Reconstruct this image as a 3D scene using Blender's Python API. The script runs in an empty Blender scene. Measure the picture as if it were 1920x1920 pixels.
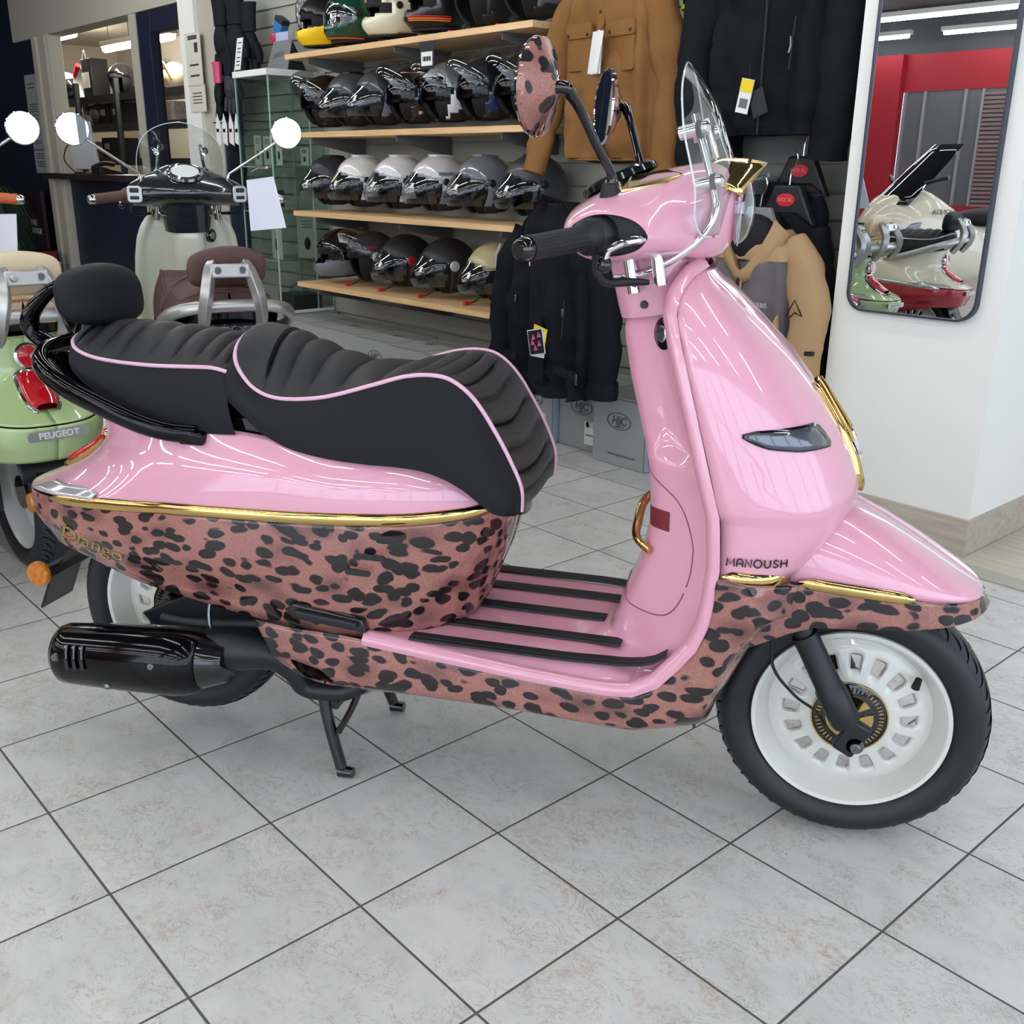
import bpy, math, random
import numpy as np
from mathutils import Matrix, Vector
random.seed(7); np.random.seed(7)
S = bpy.context.scene
COL = S.collection
A = np.array
PI = math.pi

# ------------------------------------------------------------------ camera
cd = bpy.data.cameras.new('camera'); cam = bpy.data.objects.new('camera', cd); COL.objects.link(cam)
cd.sensor_width = 36; cd.sensor_fit = 'HORIZONTAL'; cd.lens = 36*1917.4/1920; cd.clip_start = .02; cd.clip_end = 80
CW = A([-0.1451136, -1.75439875, 1.16128964])
RW = A([[0.96170448, 0.27394145, 0.0089759], [0.0957034, -0.30493101, -0.94755366], [-0.25683719, 0.91212563, -0.31947065]])
_m = Matrix.Identity(4)
for _i in range(3):
    _m[_i][0] = RW[0][_i]; _m[_i][1] = -RW[1][_i]; _m[_i][2] = -RW[2][_i]; _m[_i][3] = CW[_i]
cam.matrix_world = _m
S.camera = cam
# ------------------------------------------------------------------ colour management
S.view_settings.view_transform = 'Standard'; S.view_settings.look = 'None'
S.view_settings.gamma = 1; S.view_settings.use_curve_mapping = False
S.view_settings.exposure = 0.66
# ------------------------------------------------------------------ world: overcast daylight outside the shop windows
W = bpy.data.worlds.new('daylight'); S.world = W; W.use_nodes = True
_b = W.node_tree.nodes['Background']; _b.inputs[0].default_value = (.72, .84, 1, 1); _b.inputs[1].default_value = 2.4
S.cycles.max_bounces = 10; S.cycles.transparent_max_bounces = 24; S.cycles.glossy_bounces = 5
S.cycles.sample_clamp_indirect = 6

ANG = math.radians(-32.5)
UU = A([math.cos(ANG), math.sin(ANG), 0]); VV = A([-UU[1], UU[0], 0]); ZZ = A([0, 0, 1.])
def R3(u, v, z=0): return UU*u+VV*v+ZZ*z          # room coordinates -> world

# ------------------------------------------------------------------ materials
def lin(c):
    return tuple((x/255/12.92 if x/255 <= .04045 else ((x/255+.055)/1.055)**2.4) for x in c)+(1,)
MC = {}
def mat(name, col=(128,)*3, rough=.5, metal=0, coat=0, trans=0, ior=1.45, alpha=1, emit=0, bump=None, spec=.5, noise=None, thin=False):
    if name in MC: return MC[name]
    m = bpy.data.materials.new(name); m.use_nodes = True; n = m.node_tree.nodes; L = m.node_tree.links; b = n['Principled BSDF']
    b.inputs['Base Color'].default_value = lin(col); b.inputs['Roughness'].default_value = rough; b.inputs['Metallic'].default_value = metal
    b.inputs['Coat Weight'].default_value = coat; b.inputs['Coat Roughness'].default_value = .03
    b.inputs['Transmission Weight'].default_value = trans; b.inputs['IOR'].default_value = ior; b.inputs['Specular IOR Level'].default_value = spec
    b.inputs['Alpha'].default_value = alpha
    if emit: b.inputs['Emission Color'].default_value = lin(col); b.inputs['Emission Strength'].default_value = emit
    tc = n.new('ShaderNodeTexCoord')
    if noise:                       # (scale, second colour, amount)
        t = n.new('ShaderNodeTexNoise'); t.inputs['Scale'].default_value = noise[0]; t.inputs['Detail'].default_value = 5
        L.new(tc.outputs['Object'], t.inputs['Vector'])
        r = n.new('ShaderNodeValToRGB'); r.color_ramp.elements[0].position = .38; r.color_ramp.elements[1].position = .66
        r.color_ramp.elements[0].color = lin(col); r.color_ramp.elements[1].color = lin(noise[1]); L.new(t.outputs[0], r.inputs[0]); L.new(r.outputs[0], b.inputs['Base Color'])
    if bump:                        # (scale, strength)
        t = n.new('ShaderNodeTexNoise'); t.inputs['Scale'].default_value = bump[0]; t.inputs['Detail'].default_value = 3; L.new(tc.outputs['Object'], t.inputs['Vector'])
        p = n.new('ShaderNodeBump'); p.inputs['Strength'].default_value = bump[1]; p.inputs['Distance'].default_value = .01
        L.new(t.outputs[0], p.inputs['Height']); L.new(p.outputs[0], b.inputs['Normal'])
    MC[name] = m; return m
def clear(name, tint=(255, 255, 255), refl=.12, rough=.01):
    """thin clear plastic or glass pane: mostly transparent with a fresnel gloss"""
    if name in MC: return MC[name]
    m = bpy.data.materials.new(name); m.use_nodes = True; n = m.node_tree.nodes; L = m.node_tree.links
    n.remove(n['Principled BSDF']); o = n['Material Output']
    t = n.new('ShaderNodeBsdfTransparent'); t.inputs[0].default_value = lin(tint)
    g = n.new('ShaderNodeBsdfGlossy'); g.inputs['Roughness'].default_value = rough
    w = n.new('ShaderNodeLayerWeight'); w.inputs[0].default_value = .35
    mp = n.new('ShaderNodeMapRange'); mp.inputs['To Min'].default_value = refl*.5; mp.inputs['To Max'].default_value = min(1, refl*5)
    x = n.new('ShaderNodeMixShader'); L.new(w.outputs['Facing'], mp.inputs[0]); L.new(mp.outputs[0], x.inputs[0])
    L.new(t.outputs[0], x.inputs[1]); L.new(g.outputs[0], x.inputs[2]); L.new(x.outputs[0], o.inputs[0])
    MC[name] = m; return m
def nodes_of(name):
    m = bpy.data.materials.new(name); m.use_nodes = True; MC[name] = m
    return m, m.node_tree.nodes, m.node_tree.links, m.node_tree.nodes['Principled BSDF']
def mth(n, L, op, a, b=None, c=None):
    x = n.new('ShaderNodeMath'); x.operation = op
    for i, q in enumerate((a, b, c)):
        if q is None: continue
        if isinstance(q, (int, float)): x.inputs[i].default_value = q
        else: L.new(q, x.inputs[i])
    return x.outputs[0]
def mixc(n, L, f, a, b):
    x = n.new('ShaderNodeMix'); x.data_type = 'RGBA'
    for i, q in ((0, f), (6, a), (7, b)):
        if isinstance(q, (int, float)): x.inputs[i].default_value = q
        elif isinstance(q, tuple): x.inputs[i].default_value = q
        else: L.new(q, x.inputs[i])
    return x.outputs[2]
def leopard(name='leopard_lacquer', sc=40.):
    if name in MC: return MC[name]
    m, n, L, b = nodes_of(name)
    tc = n.new('ShaderNodeTexCoord'); mp = n.new('ShaderNodeMapping'); L.new(tc.outputs['Object'], mp.inputs[0]); mp.inputs['Scale'].default_value = (.66, .9, 1.12); mp.inputs['Rotation'].default_value = (0, .12, 0)
    nz = n.new('ShaderNodeTexNoise'); nz.inputs['Scale'].default_value = 9; nz.inputs['Detail'].default_value = 2; L.new(mp.outputs[0], nz.inputs[0])
    vm = n.new('ShaderNodeVectorMath'); vm.operation = 'MULTIPLY_ADD'; L.new(nz.outputs['Color'], vm.inputs[0]); vm.inputs[1].default_value = (.06,)*3; L.new(mp.outputs[0], vm.inputs[2])
    v = n.new('ShaderNodeTexVoronoi'); v.inputs['Scale'].default_value = sc; v.feature = 'SMOOTH_F1'; v.inputs['Smoothness'].default_value = .12; v.inputs['Randomness'].default_value = .9
    L.new(vm.outputs[0], v.inputs[0])
    n2 = n.new('ShaderNodeTexNoise'); n2.inputs['Scale'].default_value = 26; n2.inputs['Detail'].default_value = 2; L.new(mp.outputs[0], n2.inputs[0])
    thr = mth(n, L, 'MULTIPLY_ADD', n2.outputs[0], .70, .14)
    spot = mth(n, L, 'MULTIPLY', mth(n, L, 'SUBTRACT', thr, v.outputs['Distance']), 16.)
    x = n.new('ShaderNodeClamp'); L.new(spot, x.inputs[0])
    # rosette centres: big soft darker areas
    v2 = n.new('ShaderNodeTexVoronoi'); v2.inputs['Scale'].default_value = 15; L.new(vm.outputs[0], v2.inputs[0])
    rs = n.new('ShaderNodeMapRange'); L.new(v2.outputs['Distance'], rs.inputs[0]); rs.inputs['From Min'].default_value = .12; rs.inputs['From Max'].default_value = .5; rs.inputs['To Min'].default_value = .75; rs.inputs['To Max'].default_value = 0
    n3 = n.new('ShaderNodeTexNoise'); n3.inputs['Scale'].default_value = 420; n3.inputs['Detail'].default_value = 1; L.new(tc.outputs['Object'], n3.inputs[0])
    n4 = n.new('ShaderNodeTexNoise'); n4.inputs['Scale'].default_value = 12; L.new(tc.outputs['Object'], n4.inputs[0])
    base = mixc(n, L, n3.outputs[0], lin((104, 62, 58)), lin((200, 142, 126)))
    base = mixc(n, L, mth(n, L, 'MULTIPLY', n4.outputs[0], .5), base, lin((138, 74, 74)))
    base = mixc(n, L, rs.outputs[0], base, lin((78, 46, 48)))
    colr = mixc(n, L, x.outputs[0], base, lin((24, 14, 17)))
    L.new(colr, b.inputs['Base Color']); b.inputs['Roughness'].default_value = .5; b.inputs['Specular IOR Level'].default_value = .15; b.inputs['Coat Weight'].default_value = 1; b.inputs['Coat Roughness'].default_value = .02
    return m

# ------------------------------------------------------------------ mesh helpers
def mo(name, VF, m, parent=None, smooth=True, ang=38, bevel=0, sub=0, thick=0, loc=None, rot=None, off=-1):
    V, F = VF
    me = bpy.data.meshes.new(name); me.from_pydata([tuple(map(float, v)) for v in V], [], [tuple(int(i) for i in f) for f in F]); me.validate(); me.update()
    if smooth:
        me.polygons.foreach_set('use_smooth', [True]*len(me.polygons)); me.set_sharp_from_angle(angle=math.radians(ang))
    ms = m if isinstance(m, (list, tuple)) else [m]
    for q in ms: me.materials.append(q)
    o = bpy.data.objects.new(name, me); COL.objects.link(o)
    if parent: o.parent = parent
    if loc is not None: o.location = loc
    if rot is not None: o.rotation_euler = rot
    if thick:
        k = o.modifiers.new('s', 'SOLIDIFY'); k.thickness = thick; k.offset = off
    if bevel:
        k = o.modifiers.new('b', 'BEVEL'); k.width = bevel; k.segments = 3; k.limit_method = 'ANGLE'; k.angle_limit = math.radians(35); k.harden_normals = False
    if sub:
        k = o.modifiers.new('u', 'SUBSURF'); k.levels = sub; k.render_levels = sub
    return o
def join(*p):
    V = []; F = []
    for v, f in p:
        k = len(V); V += list(v); F += [tuple(i+k for i in q) for q in f]
    return V, F
def sheet(P, wu=False, wv=False, flip=False, capu=False):
    P = np.asarray(P, float); n, m = P.shape[:2]; V = P.reshape(-1, 3); F = []
    for i in range(n if wu else n-1):
        for j in range(m if wv else m-1):
            a, b, c, d = i*m+j, i*m+(j+1) % m, ((i+1) % n)*m+(j+1) % m, ((i+1) % n)*m+j
            F.append((a, d, c, b) if flip else (a, b, c, d))
    if capu:
        F.append(tuple(range(m))[::-1] if not flip else tuple(range(m))); F.append(tuple((n-1)*m+j for j in range(m)) if not flip else tuple((n-1)*m+j for j in range(m))[::-1])
    return list(V), F
def cr(P, k=6, closed=False):
    """Catmull-Rom through the points"""
    P = np.asarray(P, float); n = len(P); out = []
    rng = range(n if closed else n-1)
    for i in rng:
        if closed: p0, p1, p2, p3 = P[(i-1) % n], P[i], P[(i+1) % n], P[(i+2) % n]
        else: p0, p1, p2, p3 = P[max(i-1, 0)], P[i], P[i+1], P[min(i+2, n-1)]
        for t in np.arange(k)/k:
            out.append(.5*((2*p1)+(p2-p0)*t+(2*p0-5*p1+4*p2-p3)*t*t+(3*p1-p0-3*p2+p3)*t**3))
    if not closed: out.append(P[-1])
    return A(out)
def tube(pts, r, n=12, k=0, cap=True, flat=None, up=(0, 0, 1)):
    P = cr(pts, k) if k else A(pts, float)
    rr = np.full(len(P), r, float) if np.isscalar(r) else np.interp(np.linspace(0, 1, len(P)), np.linspace(0, 1, len(r)), r)
    rings = []; nrm = None
    for i in range(len(P)):
        t = P[min(i+1, len(P)-1)]-P[max(i-1, 0)]; t = t/(np.linalg.norm(t)+1e-12)
        if nrm is None:
            a = A(up, float)
            if abs(a@t) > .95: a = A([1., 0, 0])
            nrm = a-t*(a@t)
        nrm = nrm-t*(nrm@t); nrm /= np.linalg.norm(nrm)+1e-12
        bn = np.cross(t, nrm)
        th = np.arange(n)/n*2*PI
        fx, fy = flat or (1, 1)
        rings.append([P[i]+rr[i]*(fx*math.cos(q)*nrm+fy*math.sin(q)*bn) for q in th])
    return sheet(rings, wv=True, flip=True, capu=cap)
def lathe(prof, c=(0, 0, 0), ax='z', n=48, wu=False):
    """profile of (radius, height) pairs turned about an axis"""
    rings = []
    for r, h in prof:
        ring = []
        for j in range(n):
            q = 2*PI*j/n; a, b = r*math.cos(q), r*math.sin(q)
            ring.append({'z': (a, b, h), 'y': (a, h, b), 'x': (h, a, b)}[ax])
        rings.append(ring)
    V, F = sheet(rings, wv=True, wu=wu)
    return [A(v)+A(c) for v in V], F
def box(s, c=(0, 0, 0)):
    x, y, z = s[0]/2, s[1]/2, s[2]/2
    V = [A(c)+A([a*x, b*y, d*z]) for a in (-1, 1) for b in (-1, 1) for d in (-1, 1)]
    return V, [(0, 1, 3, 2), (4, 6, 7, 5), (0, 4, 5, 1), (2, 3, 7, 6), (0, 2, 6, 4), (1, 5, 7, 3)]
def ball(c, r, n=20, m=12):
    r = A([r]*3 if np.isscalar(r) else r, float)
    P = [[A(c)+r*A([math.sin(b)*math.cos(a), math.sin(b)*math.sin(a), math.cos(b)]) for a in np.arange(n)/n*2*PI] for b in np.linspace(.001, PI-.001, m)]
    return sheet(P, wv=True, flip=False)
def prism(poly, h, f=None, h0=0.):
    """polygon (a,b) extruded from h0 to h; f maps (a,b,h) to xyz"""
    f = f or (lambda a, b, c: (a, b, c)); n = len(poly)
    V = [f(a, b, h0) for a, b in poly]+[f(a, b, h) for a, b in poly]
    F = [tuple(range(n))[::-1], tuple(range(n, 2*n))]+[(i, (i+1) % n, n+(i+1) % n, n+i) for i in range(n)]
    return [A(v, float) for v in V], F
def tf(VF, M=None, loc=(0, 0, 0), rz=0, ry=0, rx=0, s=1):
    m = Matrix.Translation(loc) @ Matrix.Rotation(rz, 4, 'Z') @ Matrix.Rotation(ry, 4, 'Y') @ Matrix.Rotation(rx, 4, 'X')
    m = A(m)
    return [m[:3, :3]@(A(v)*s)+m[:3, 3] for v in VF[0]], VF[1]
def miry(VF):
    return [A([v[0], -v[1], v[2]]) for v in VF[0]], [tuple(f)[::-1] for f in VF[1]]
def both(VF): return join(VF, miry(VF))
def interp(x, xs, ys): return np.interp(x, xs, ys)
def sm(x, a, b):
    t = np.clip((x-a)/(b-a), 0, 1); return t*t*(3-2*t)
def rrect(w, h, r, n=5):
    out = []
    for cx, cy, a0 in ((w/2-r, h/2-r, 0), (-w/2+r, h/2-r, 90), (-w/2+r, -h/2+r, 180), (w/2-r, -h/2+r, 270)):
        for i in range(n+1):
            a = math.radians(a0+90*i/n); out.append((cx+r*math.cos(a), cy+r*math.sin(a)))
    return out
def thing(name, label, cat, loc=(0, 0, 0), rz=0., group=None):
    o = bpy.data.objects.new(name, None); COL.objects.link(o); o.empty_display_size = .1
    o.location = loc; o.rotation_euler = (0, 0, rz); o['label'] = label; o['category'] = cat
    if group: o['group'] = group
    return o
def tag(o, label, cat, group=None):
    o['label'] = label; o['category'] = cat
    if group: o['group'] = group
    return o
def struct(o): o['kind'] = 'structure'; return o
def text(name, s, size, m, parent, loc, xdir, ydir, ext=.0006, align='CENTER', off=0., shear=0., sx=1.):
    c = bpy.data.curves.new(name, 'FONT'); c.body = s; c.size = size; c.extrude = ext; c.align_x = align; c.align_y = 'CENTER'; c.offset = off; c.shear = shear
    c.materials.append(m); o = bpy.data.objects.new(name, c); COL.objects.link(o)
    x = Vector(xdir).normalized(); z = x.cross(Vector(ydir)).normalized(); y = z.cross(x)
    M = Matrix.Identity(4)
    for i in range(3): M[i][0] = x[i]*sx; M[i][1] = y[i]; M[i][2] = z[i]; M[i][3] = loc[i]
    me = bpy.data.meshes.new_from_object(o.evaluated_get(bpy.context.evaluated_depsgraph_get())); bpy.data.objects.remove(o); me.materials.clear(); me.materials.append(m)
    o = bpy.data.objects.new(name, me); COL.objects.link(o)
    o.parent = parent; o.matrix_local = M
    return o
ROT = (0, 0, ANG)
# ================================================================== scooter
FZ = A([[.53,-.237,-.105,.2],[.56,-.236,-.085,.201],[.60,-.238,-.055,.201],[.632,-.241,-.038,.201],[.648,-.243,-.032,.208],[.668,-.25,-.029,.208],[.711,-.262,-.042,.205],
        [.764,-.278,-.071,.201],[.824,-.297,-.114,.196],[.878,-.313,-.157,.189],[.928,-.327,-.207,.177],[.955,-.333,-.235,.164],[.975,-.332,-.257,.147],[.99,-.325,-.276,.122],[1.,-.317,-.288,.1],[1.01,-.305,-.297,.058]])
def fair(z, th):
    """outer fairing at height z, th 0 = rim edge on the near side, pi = the far rim edge"""
    xr, xn, w = (np.interp(z, FZ[:, 0], FZ[:, k]) for k in (1, 2, 3))
    p = 2/np.interp(z, [.6, .7], [2.9, 2.25]); c, s = math.cos(th), math.sin(th)
    return A([xr+(xn-xr)*abs(s)**p, -w*np.sign(c)*abs(c)**p, z])
def fairY(x, z, off=0.):
    xr, xn, w = (np.interp(z, FZ[:, 0], FZ[:, k]) for k in (1, 2, 3)); p = np.interp(z, [.6, .7], [2.9, 2.25])
    f = min(max((x-xr)/(xn-xr), 0), 1); return -(w*(1-f**p)**(1/p)+off)
# rear body plan
XC = -1.12
def plan(ph, xb=-1.655, xf=-.61, w=.205, nb=2.8, nf=2.7):
    c, s = math.cos(ph), math.sin(ph)          # ph 0 = tail, pi = front, near side
    n = nb if c > 0 else nf; a = (XC-xb) if c > 0 else (xf-XC)
    return XC-a*np.sign(c)*abs(c)**(2/n), -w*abs(s)**(2/n)
def trimz(x): return np.interp(x, [-1.66, -1.53, -1.25, -1., -.78, -.68, -.6], [.535, .541, .559, .567, .575, .584, .6])
BOTX = [-1.66, -1.6, -1.5, -1.45, -1.34, -1.22, -1.12, -1.05, -.95, -.85, -.8, -.75, -.6]
BOTZ = [.437, .432, .424, .416, .388, .369, .353, .345, .342, .342, .345, .35, .352]
def side_pt(ph, v, off=0.):
    xf = np.interp(v, [0, .4, .75, 1], [-.615, -.64, -.675, -.70]); w = .205*(1+.035*math.sin(PI*min(v*1.3, 1)))+off
    x, y = plan(ph, -1.655-off+.03*v*v, xf+off, w)
    y *= 1-(.13*sm(v, .45, 1)*(1-sm(x, -1.1, -.9)))
    zt, zb = trimz(x), np.interp(x, BOTX, BOTZ)
    return A([x, y, zt+(zb-zt)*v])
def upper_pt(ph, v, off=0.):
    xb, yb = plan(ph, -1.655-off, -.615+off, .205+off)
    xt, yt = plan(ph, -1.475-off*.5, -.60, .158+off, 2.6, 2.7)
    zt = trimz(xb)+.006; zs = np.interp(xt, [-1.5, -1.3, -1.15, -1.03, -.92, -.78, -.71, -.66, -.6], [.755, .728, .708, .698, .680, .676, .662, .638, .603])
    k = np.interp(xb, [-1.5, -1.2, -1.0], [.8, 1.5, 2.3]); tl = 1-sm(xb, -1.62, -1.25)
    z = zt+(zs-zt)*(v**(1*tl+.85*(1-tl))); h = tl*(1-max(0, 1-v/.58)**1.9)+(1-tl)*v**k
    return A([xb+(xt-xb)*h, yb+(yt-yb)*h, z])
PHN = np.concatenate([np.linspace(0, .5, 14), np.linspace(.5, 2.6, 46)[1:], np.linspace(2.6, PI, 14)[1:]])
def body_sheet(f, vs, phs=PHN):
    near = [[f(p, v) for v in vs] for p in phs]
    return both(sheet(near, flip=True))
# inner leg shield / floor rails
ER = A([(-.86,.338),(-.695,.324),(-.571,.314),(-.47,.308),(-.41,.306),(-.365,.31),(-.323,.333),(-.289,.374),(-.264,.408),(-.246,.456),(-.24,.501),(-.236,.56),(-.242,.64),(-.257,.69),(-.273,.744),(-.3,.835),(-.322,.908),(-.333,.95),(-.332,.973),(-.318,1.),(-.3,1.013)])
CRL = A([(-.86,.352),(-.695,.352),(-.571,.352),(-.5,.352),(-.455,.353),(-.437,.362),(-.43,.385),(-.42,.42),(-.41,.45),(-.395,.49),(-.385,.53),(-.377,.573),(-.379,.64),(-.385,.69),(-.402,.74),(-.425,.823),(-.44,.9),(-.436,.935),(-.385,.958),(-.345,.975),(-.31,1.)])
WR = A([.212,.212,.212,.212,.212,.212,.211,.21,.209,.208,.208,.208,.208,.207,.203,.196,.184,.166,.149,.1,.04])
def rails(s):
    i = np.arange(len(WR)); e = A([np.interp(s, i, ER[:, 0]), np.interp(s, i, ER[:, 1])]); c = A([np.interp(s, i, CRL[:, 0]), np.interp(s, i, CRL[:, 1])])
    return e, c, np.interp(s, i, WR)
def inner_ring(s):
    e, c, w = rails(s); e2, _, _ = rails(min(s+.3, 20)); e1, _, _ = rails(max(s-.3, 0)); t = e2-e1; t /= np.linalg.norm(t)+1e-9; n = A([-t[1], t[0]])
    fl = 1-sm(s, 3, 7)                                                    # 1 on the floor
    up = sm(s, 15.5, 19)
    p = [(e[0]-n[0]*0, -w, e[1]), (e[0]+n[0]*.012, -w-.002, e[1]+n[1]*.012), (e[0]+n[0]*.021, -w+.007, e[1]+n[1]*.021), (e[0]+n[0]*.023, -w+.018, e[1]+n[1]*.023)]
    r = e+n*.012
    if fl > 0: r = r*(1-fl)+A([e[0], .352])*fl
    wid = np.interp(s, [5, 9, 13, 14.5, 20], [.1, .125, .12, .075, .07])
    wid = min(wid, w*.66)
    q = lambda f: r*(1-f)+c*f
    f1, f2, f3, f4 = (.02, .45, .86, .97) if s < 13.5 else (.0, .3, .8, .96)
    for f, y in ((f1, max(w-.045, wid+.02)), (f2, wid), (f3, wid*.72), (f4, wid*.4), (1, 0)):
        a = q(f if fl < .99 else f); p.append((a[0], -y, a[1]))
    return [A(v) for v in p]
def tyre(c, parent, m, r=.2365):
    pr = [(.158, -.036), (.1685, -.042), (.181, -.054), (.198, -.060), (.212, -.058), (.222, -.050), (.2305, -.034), (.2355, -.016), (.2365, 0)]
    pr = pr+[(a, -b) for a, b in pr[::-1][1:]]
    q = cr([(a, b, 0) for a, b in pr], 3)
    base = lathe([(a*r/.2365, b) for a, b, _ in q], c, 'y', 96); gs = []
    for s in (-1, 1):
        for j in range(28):
            a0 = 2*PI*(j+(.5 if s > 0 else 0))/28
            for da, y0, y1 in ((0, .049, .014), (.10, .044, .024)):
                pts = []
                for t in np.linspace(0, 1, 7):
                    y = y0+(y1-y0)*t; rr = np.interp(y, [0, .016, .034, .050, .058], [.2366, .2356, .2308, .2226, .2128]); a = a0+da+.13*t*t; pts.append(A(c)+A([rr*math.cos(a), s*y, rr*math.sin(a)]))
                gs.append(tube(pts, [.0007, .0017, .0019, .0016, .0006], 6))
    V, F = join(base, *gs); o = mo('tyre', (V, F), [m, M_GRV], parent, ang=60); n0 = len(base[1])
    o.data.polygons.foreach_set('material_index', [0 if i < n0 else 1 for i in range(len(o.data.polygons))])
    return o
def wheel(c, parent, st):
    root = bpy.data.objects.new('wheel', None); COL.objects.link(root); root.parent = parent
    t = tyre(c, root, st['tyre'])
    prof = [(.163, -.050), (.170, -.0515), (.1715, -.046), (.169, -.040), (.160, -.046), (.153, -.032), (.146, -.008), (.144, .02), (.15, .035), (.168, .046), (.168, .042), (.15, .030), (.140, .02), (.140, -.008)]
    c = A(c)
    v, f = [], []
    # dished disc with 16 windows
    NA = 16*10; rr = np.concatenate([np.linspace(.062, .089, 7), np.linspace(.089, .113, 7)[1:], np.linspace(.113, .147, 6)[1:]])
    def pt(r, a, back=0):
        k = (a/(2*PI)*16) % 1; d = min(k, 1-k)                          # window centred on k = 0
        sc = (1-sm(d, .16, .30))*sm(r, .066, .092)*(1-sm(r, .113, .122)) # scoop around a window
        y = np.interp(r, [.06, .09, .125, .147], [-.033, -.027, -.019, -.008])+.009*sc*sm(r, .07, .1)+back
        return (r*math.cos(a), y, r*math.sin(a))
    P = [[c+A(pt(r, 2*PI*j/NA)) for j in range(NA)] for r in rr]
    V, F = sheet(P, wv=True); keep = []
    for q in F:
        i = q[0]//NA; j = q[0] % NA; k = ((j+.5)/NA*16) % 1; d = min(k, 1-k)
        if 6 <= i < 12 and d < .19: continue
        keep.append(q)
    mo('wheel_disc', (V, keep), st['wheel'], root, ang=50, thick=.006, off=1)
    mo('wheel_rim', lathe(prof, c, 'y', 96, wu=True), st['wheel'], root, ang=45)
    mo('hub', join(lathe([(.001, -.036), (.062, -.036), (.0665, -.033), (.0665, -.028), (.05, -.026), (.05, .03), (.001, .03)], c, 'y', 48)), M_BLK, root)
    ring = []
    for j in range(48):
        a = 2*PI*j/48; ring.append(tf(box((.008, .0016, .0022)), loc=c+A([.0545*math.cos(a), -.0368, .0545*math.sin(a)]), ry=-a))
    mo('sensor_ring', join(lathe([(.0645, -.0375), (.0668, -.0375), (.0668, -.0355), (.0645, -.0355)], c, 'y', 48, wu=True), *ring), st['trim'], root)
    seg = []
    for a0 in (-1.35, .75, 2.85):
        pts = [(.018*math.cos(a0+a), .018*math.sin(a0+a)) for a in np.linspace(0, 1.5, 7)]+[(.041*math.cos(a0+a), .041*math.sin(a0+a)) for a in np.linspace(1.62, -.12, 9)]
        seg.append(prism(pts, -.0385, lambda x, y, h: c+A([x, h, y]), -.0362))
    mo('hub_plate', join(*seg, lathe([(.001, -.047), (.012, -.047), (.017, -.042), (.017, -.036)], c, 'y', 24)), st['trim'], root)
    return root
def seat(name, P, C, B, pw, cw, st, root, chan, flatB=True):
    """P piping rail (x,y,z), C centre rail (x,z), B bottom rail (x,y,z)"""
    n = len(P); k = 20; P = cr(P, k); C = cr([(x, 0, z) for x, z in C], k); B = cr(B, k)
    rows = []; top = []
    for i in range(len(P)):
        p, c, b = P[i], C[i], B[i]
        side = []
        for t in np.linspace(0, 1, 9):
            q = b+(p-b)*t; o = math.sin(PI*t)*.012
            q = q+A([0, -o*(1 if abs(p[1]) > .05 else .4), 0]); side.append(q)
        rows.append(side)
        tp = []
        sc = chan(i/k) if chan else 0
        for t in np.linspace(0, 1, 10):
            q = p+(c-p)*t; q = A([q[0], p[1]*(1-t), p[2]+(c[2]-p[2])*math.sin(t*PI/2)**.85])
            q[0] = p[0]+(c[0]-p[0])*math.sin(t*PI/2)
            q = q+A([0, 0, .004])*sm(t, 0, .2)-A(chdir(i/k, name))*sc*sm(t, .03, .3)
            tp.append(q)
        top.append(tp)
    mo('seat_side', both(sheet(rows, flip=False)), st['seat_side'], root, ang=60)
    mo('seat_top', both(sheet(top, flip=False)), st['seat'], root, ang=60)
    near = P; far = A([[p[0], -p[1], p[2]] for p in P[::-1]]); full = np.concatenate([far[:-1], near]) if abs(P[0][1]) < .01 else near
    mo('piping', tube(full, .0038, 8), st['pipe'], root)
def chdir(s, name):
    if name == 'main' and s > 9.5: f = sm(s, 9.5, 12.5); v = A([f*.9, 0, 1-f*.75])
    else: v = A([0, 0, 1.])
    return v/np.linalg.norm(v)
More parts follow.
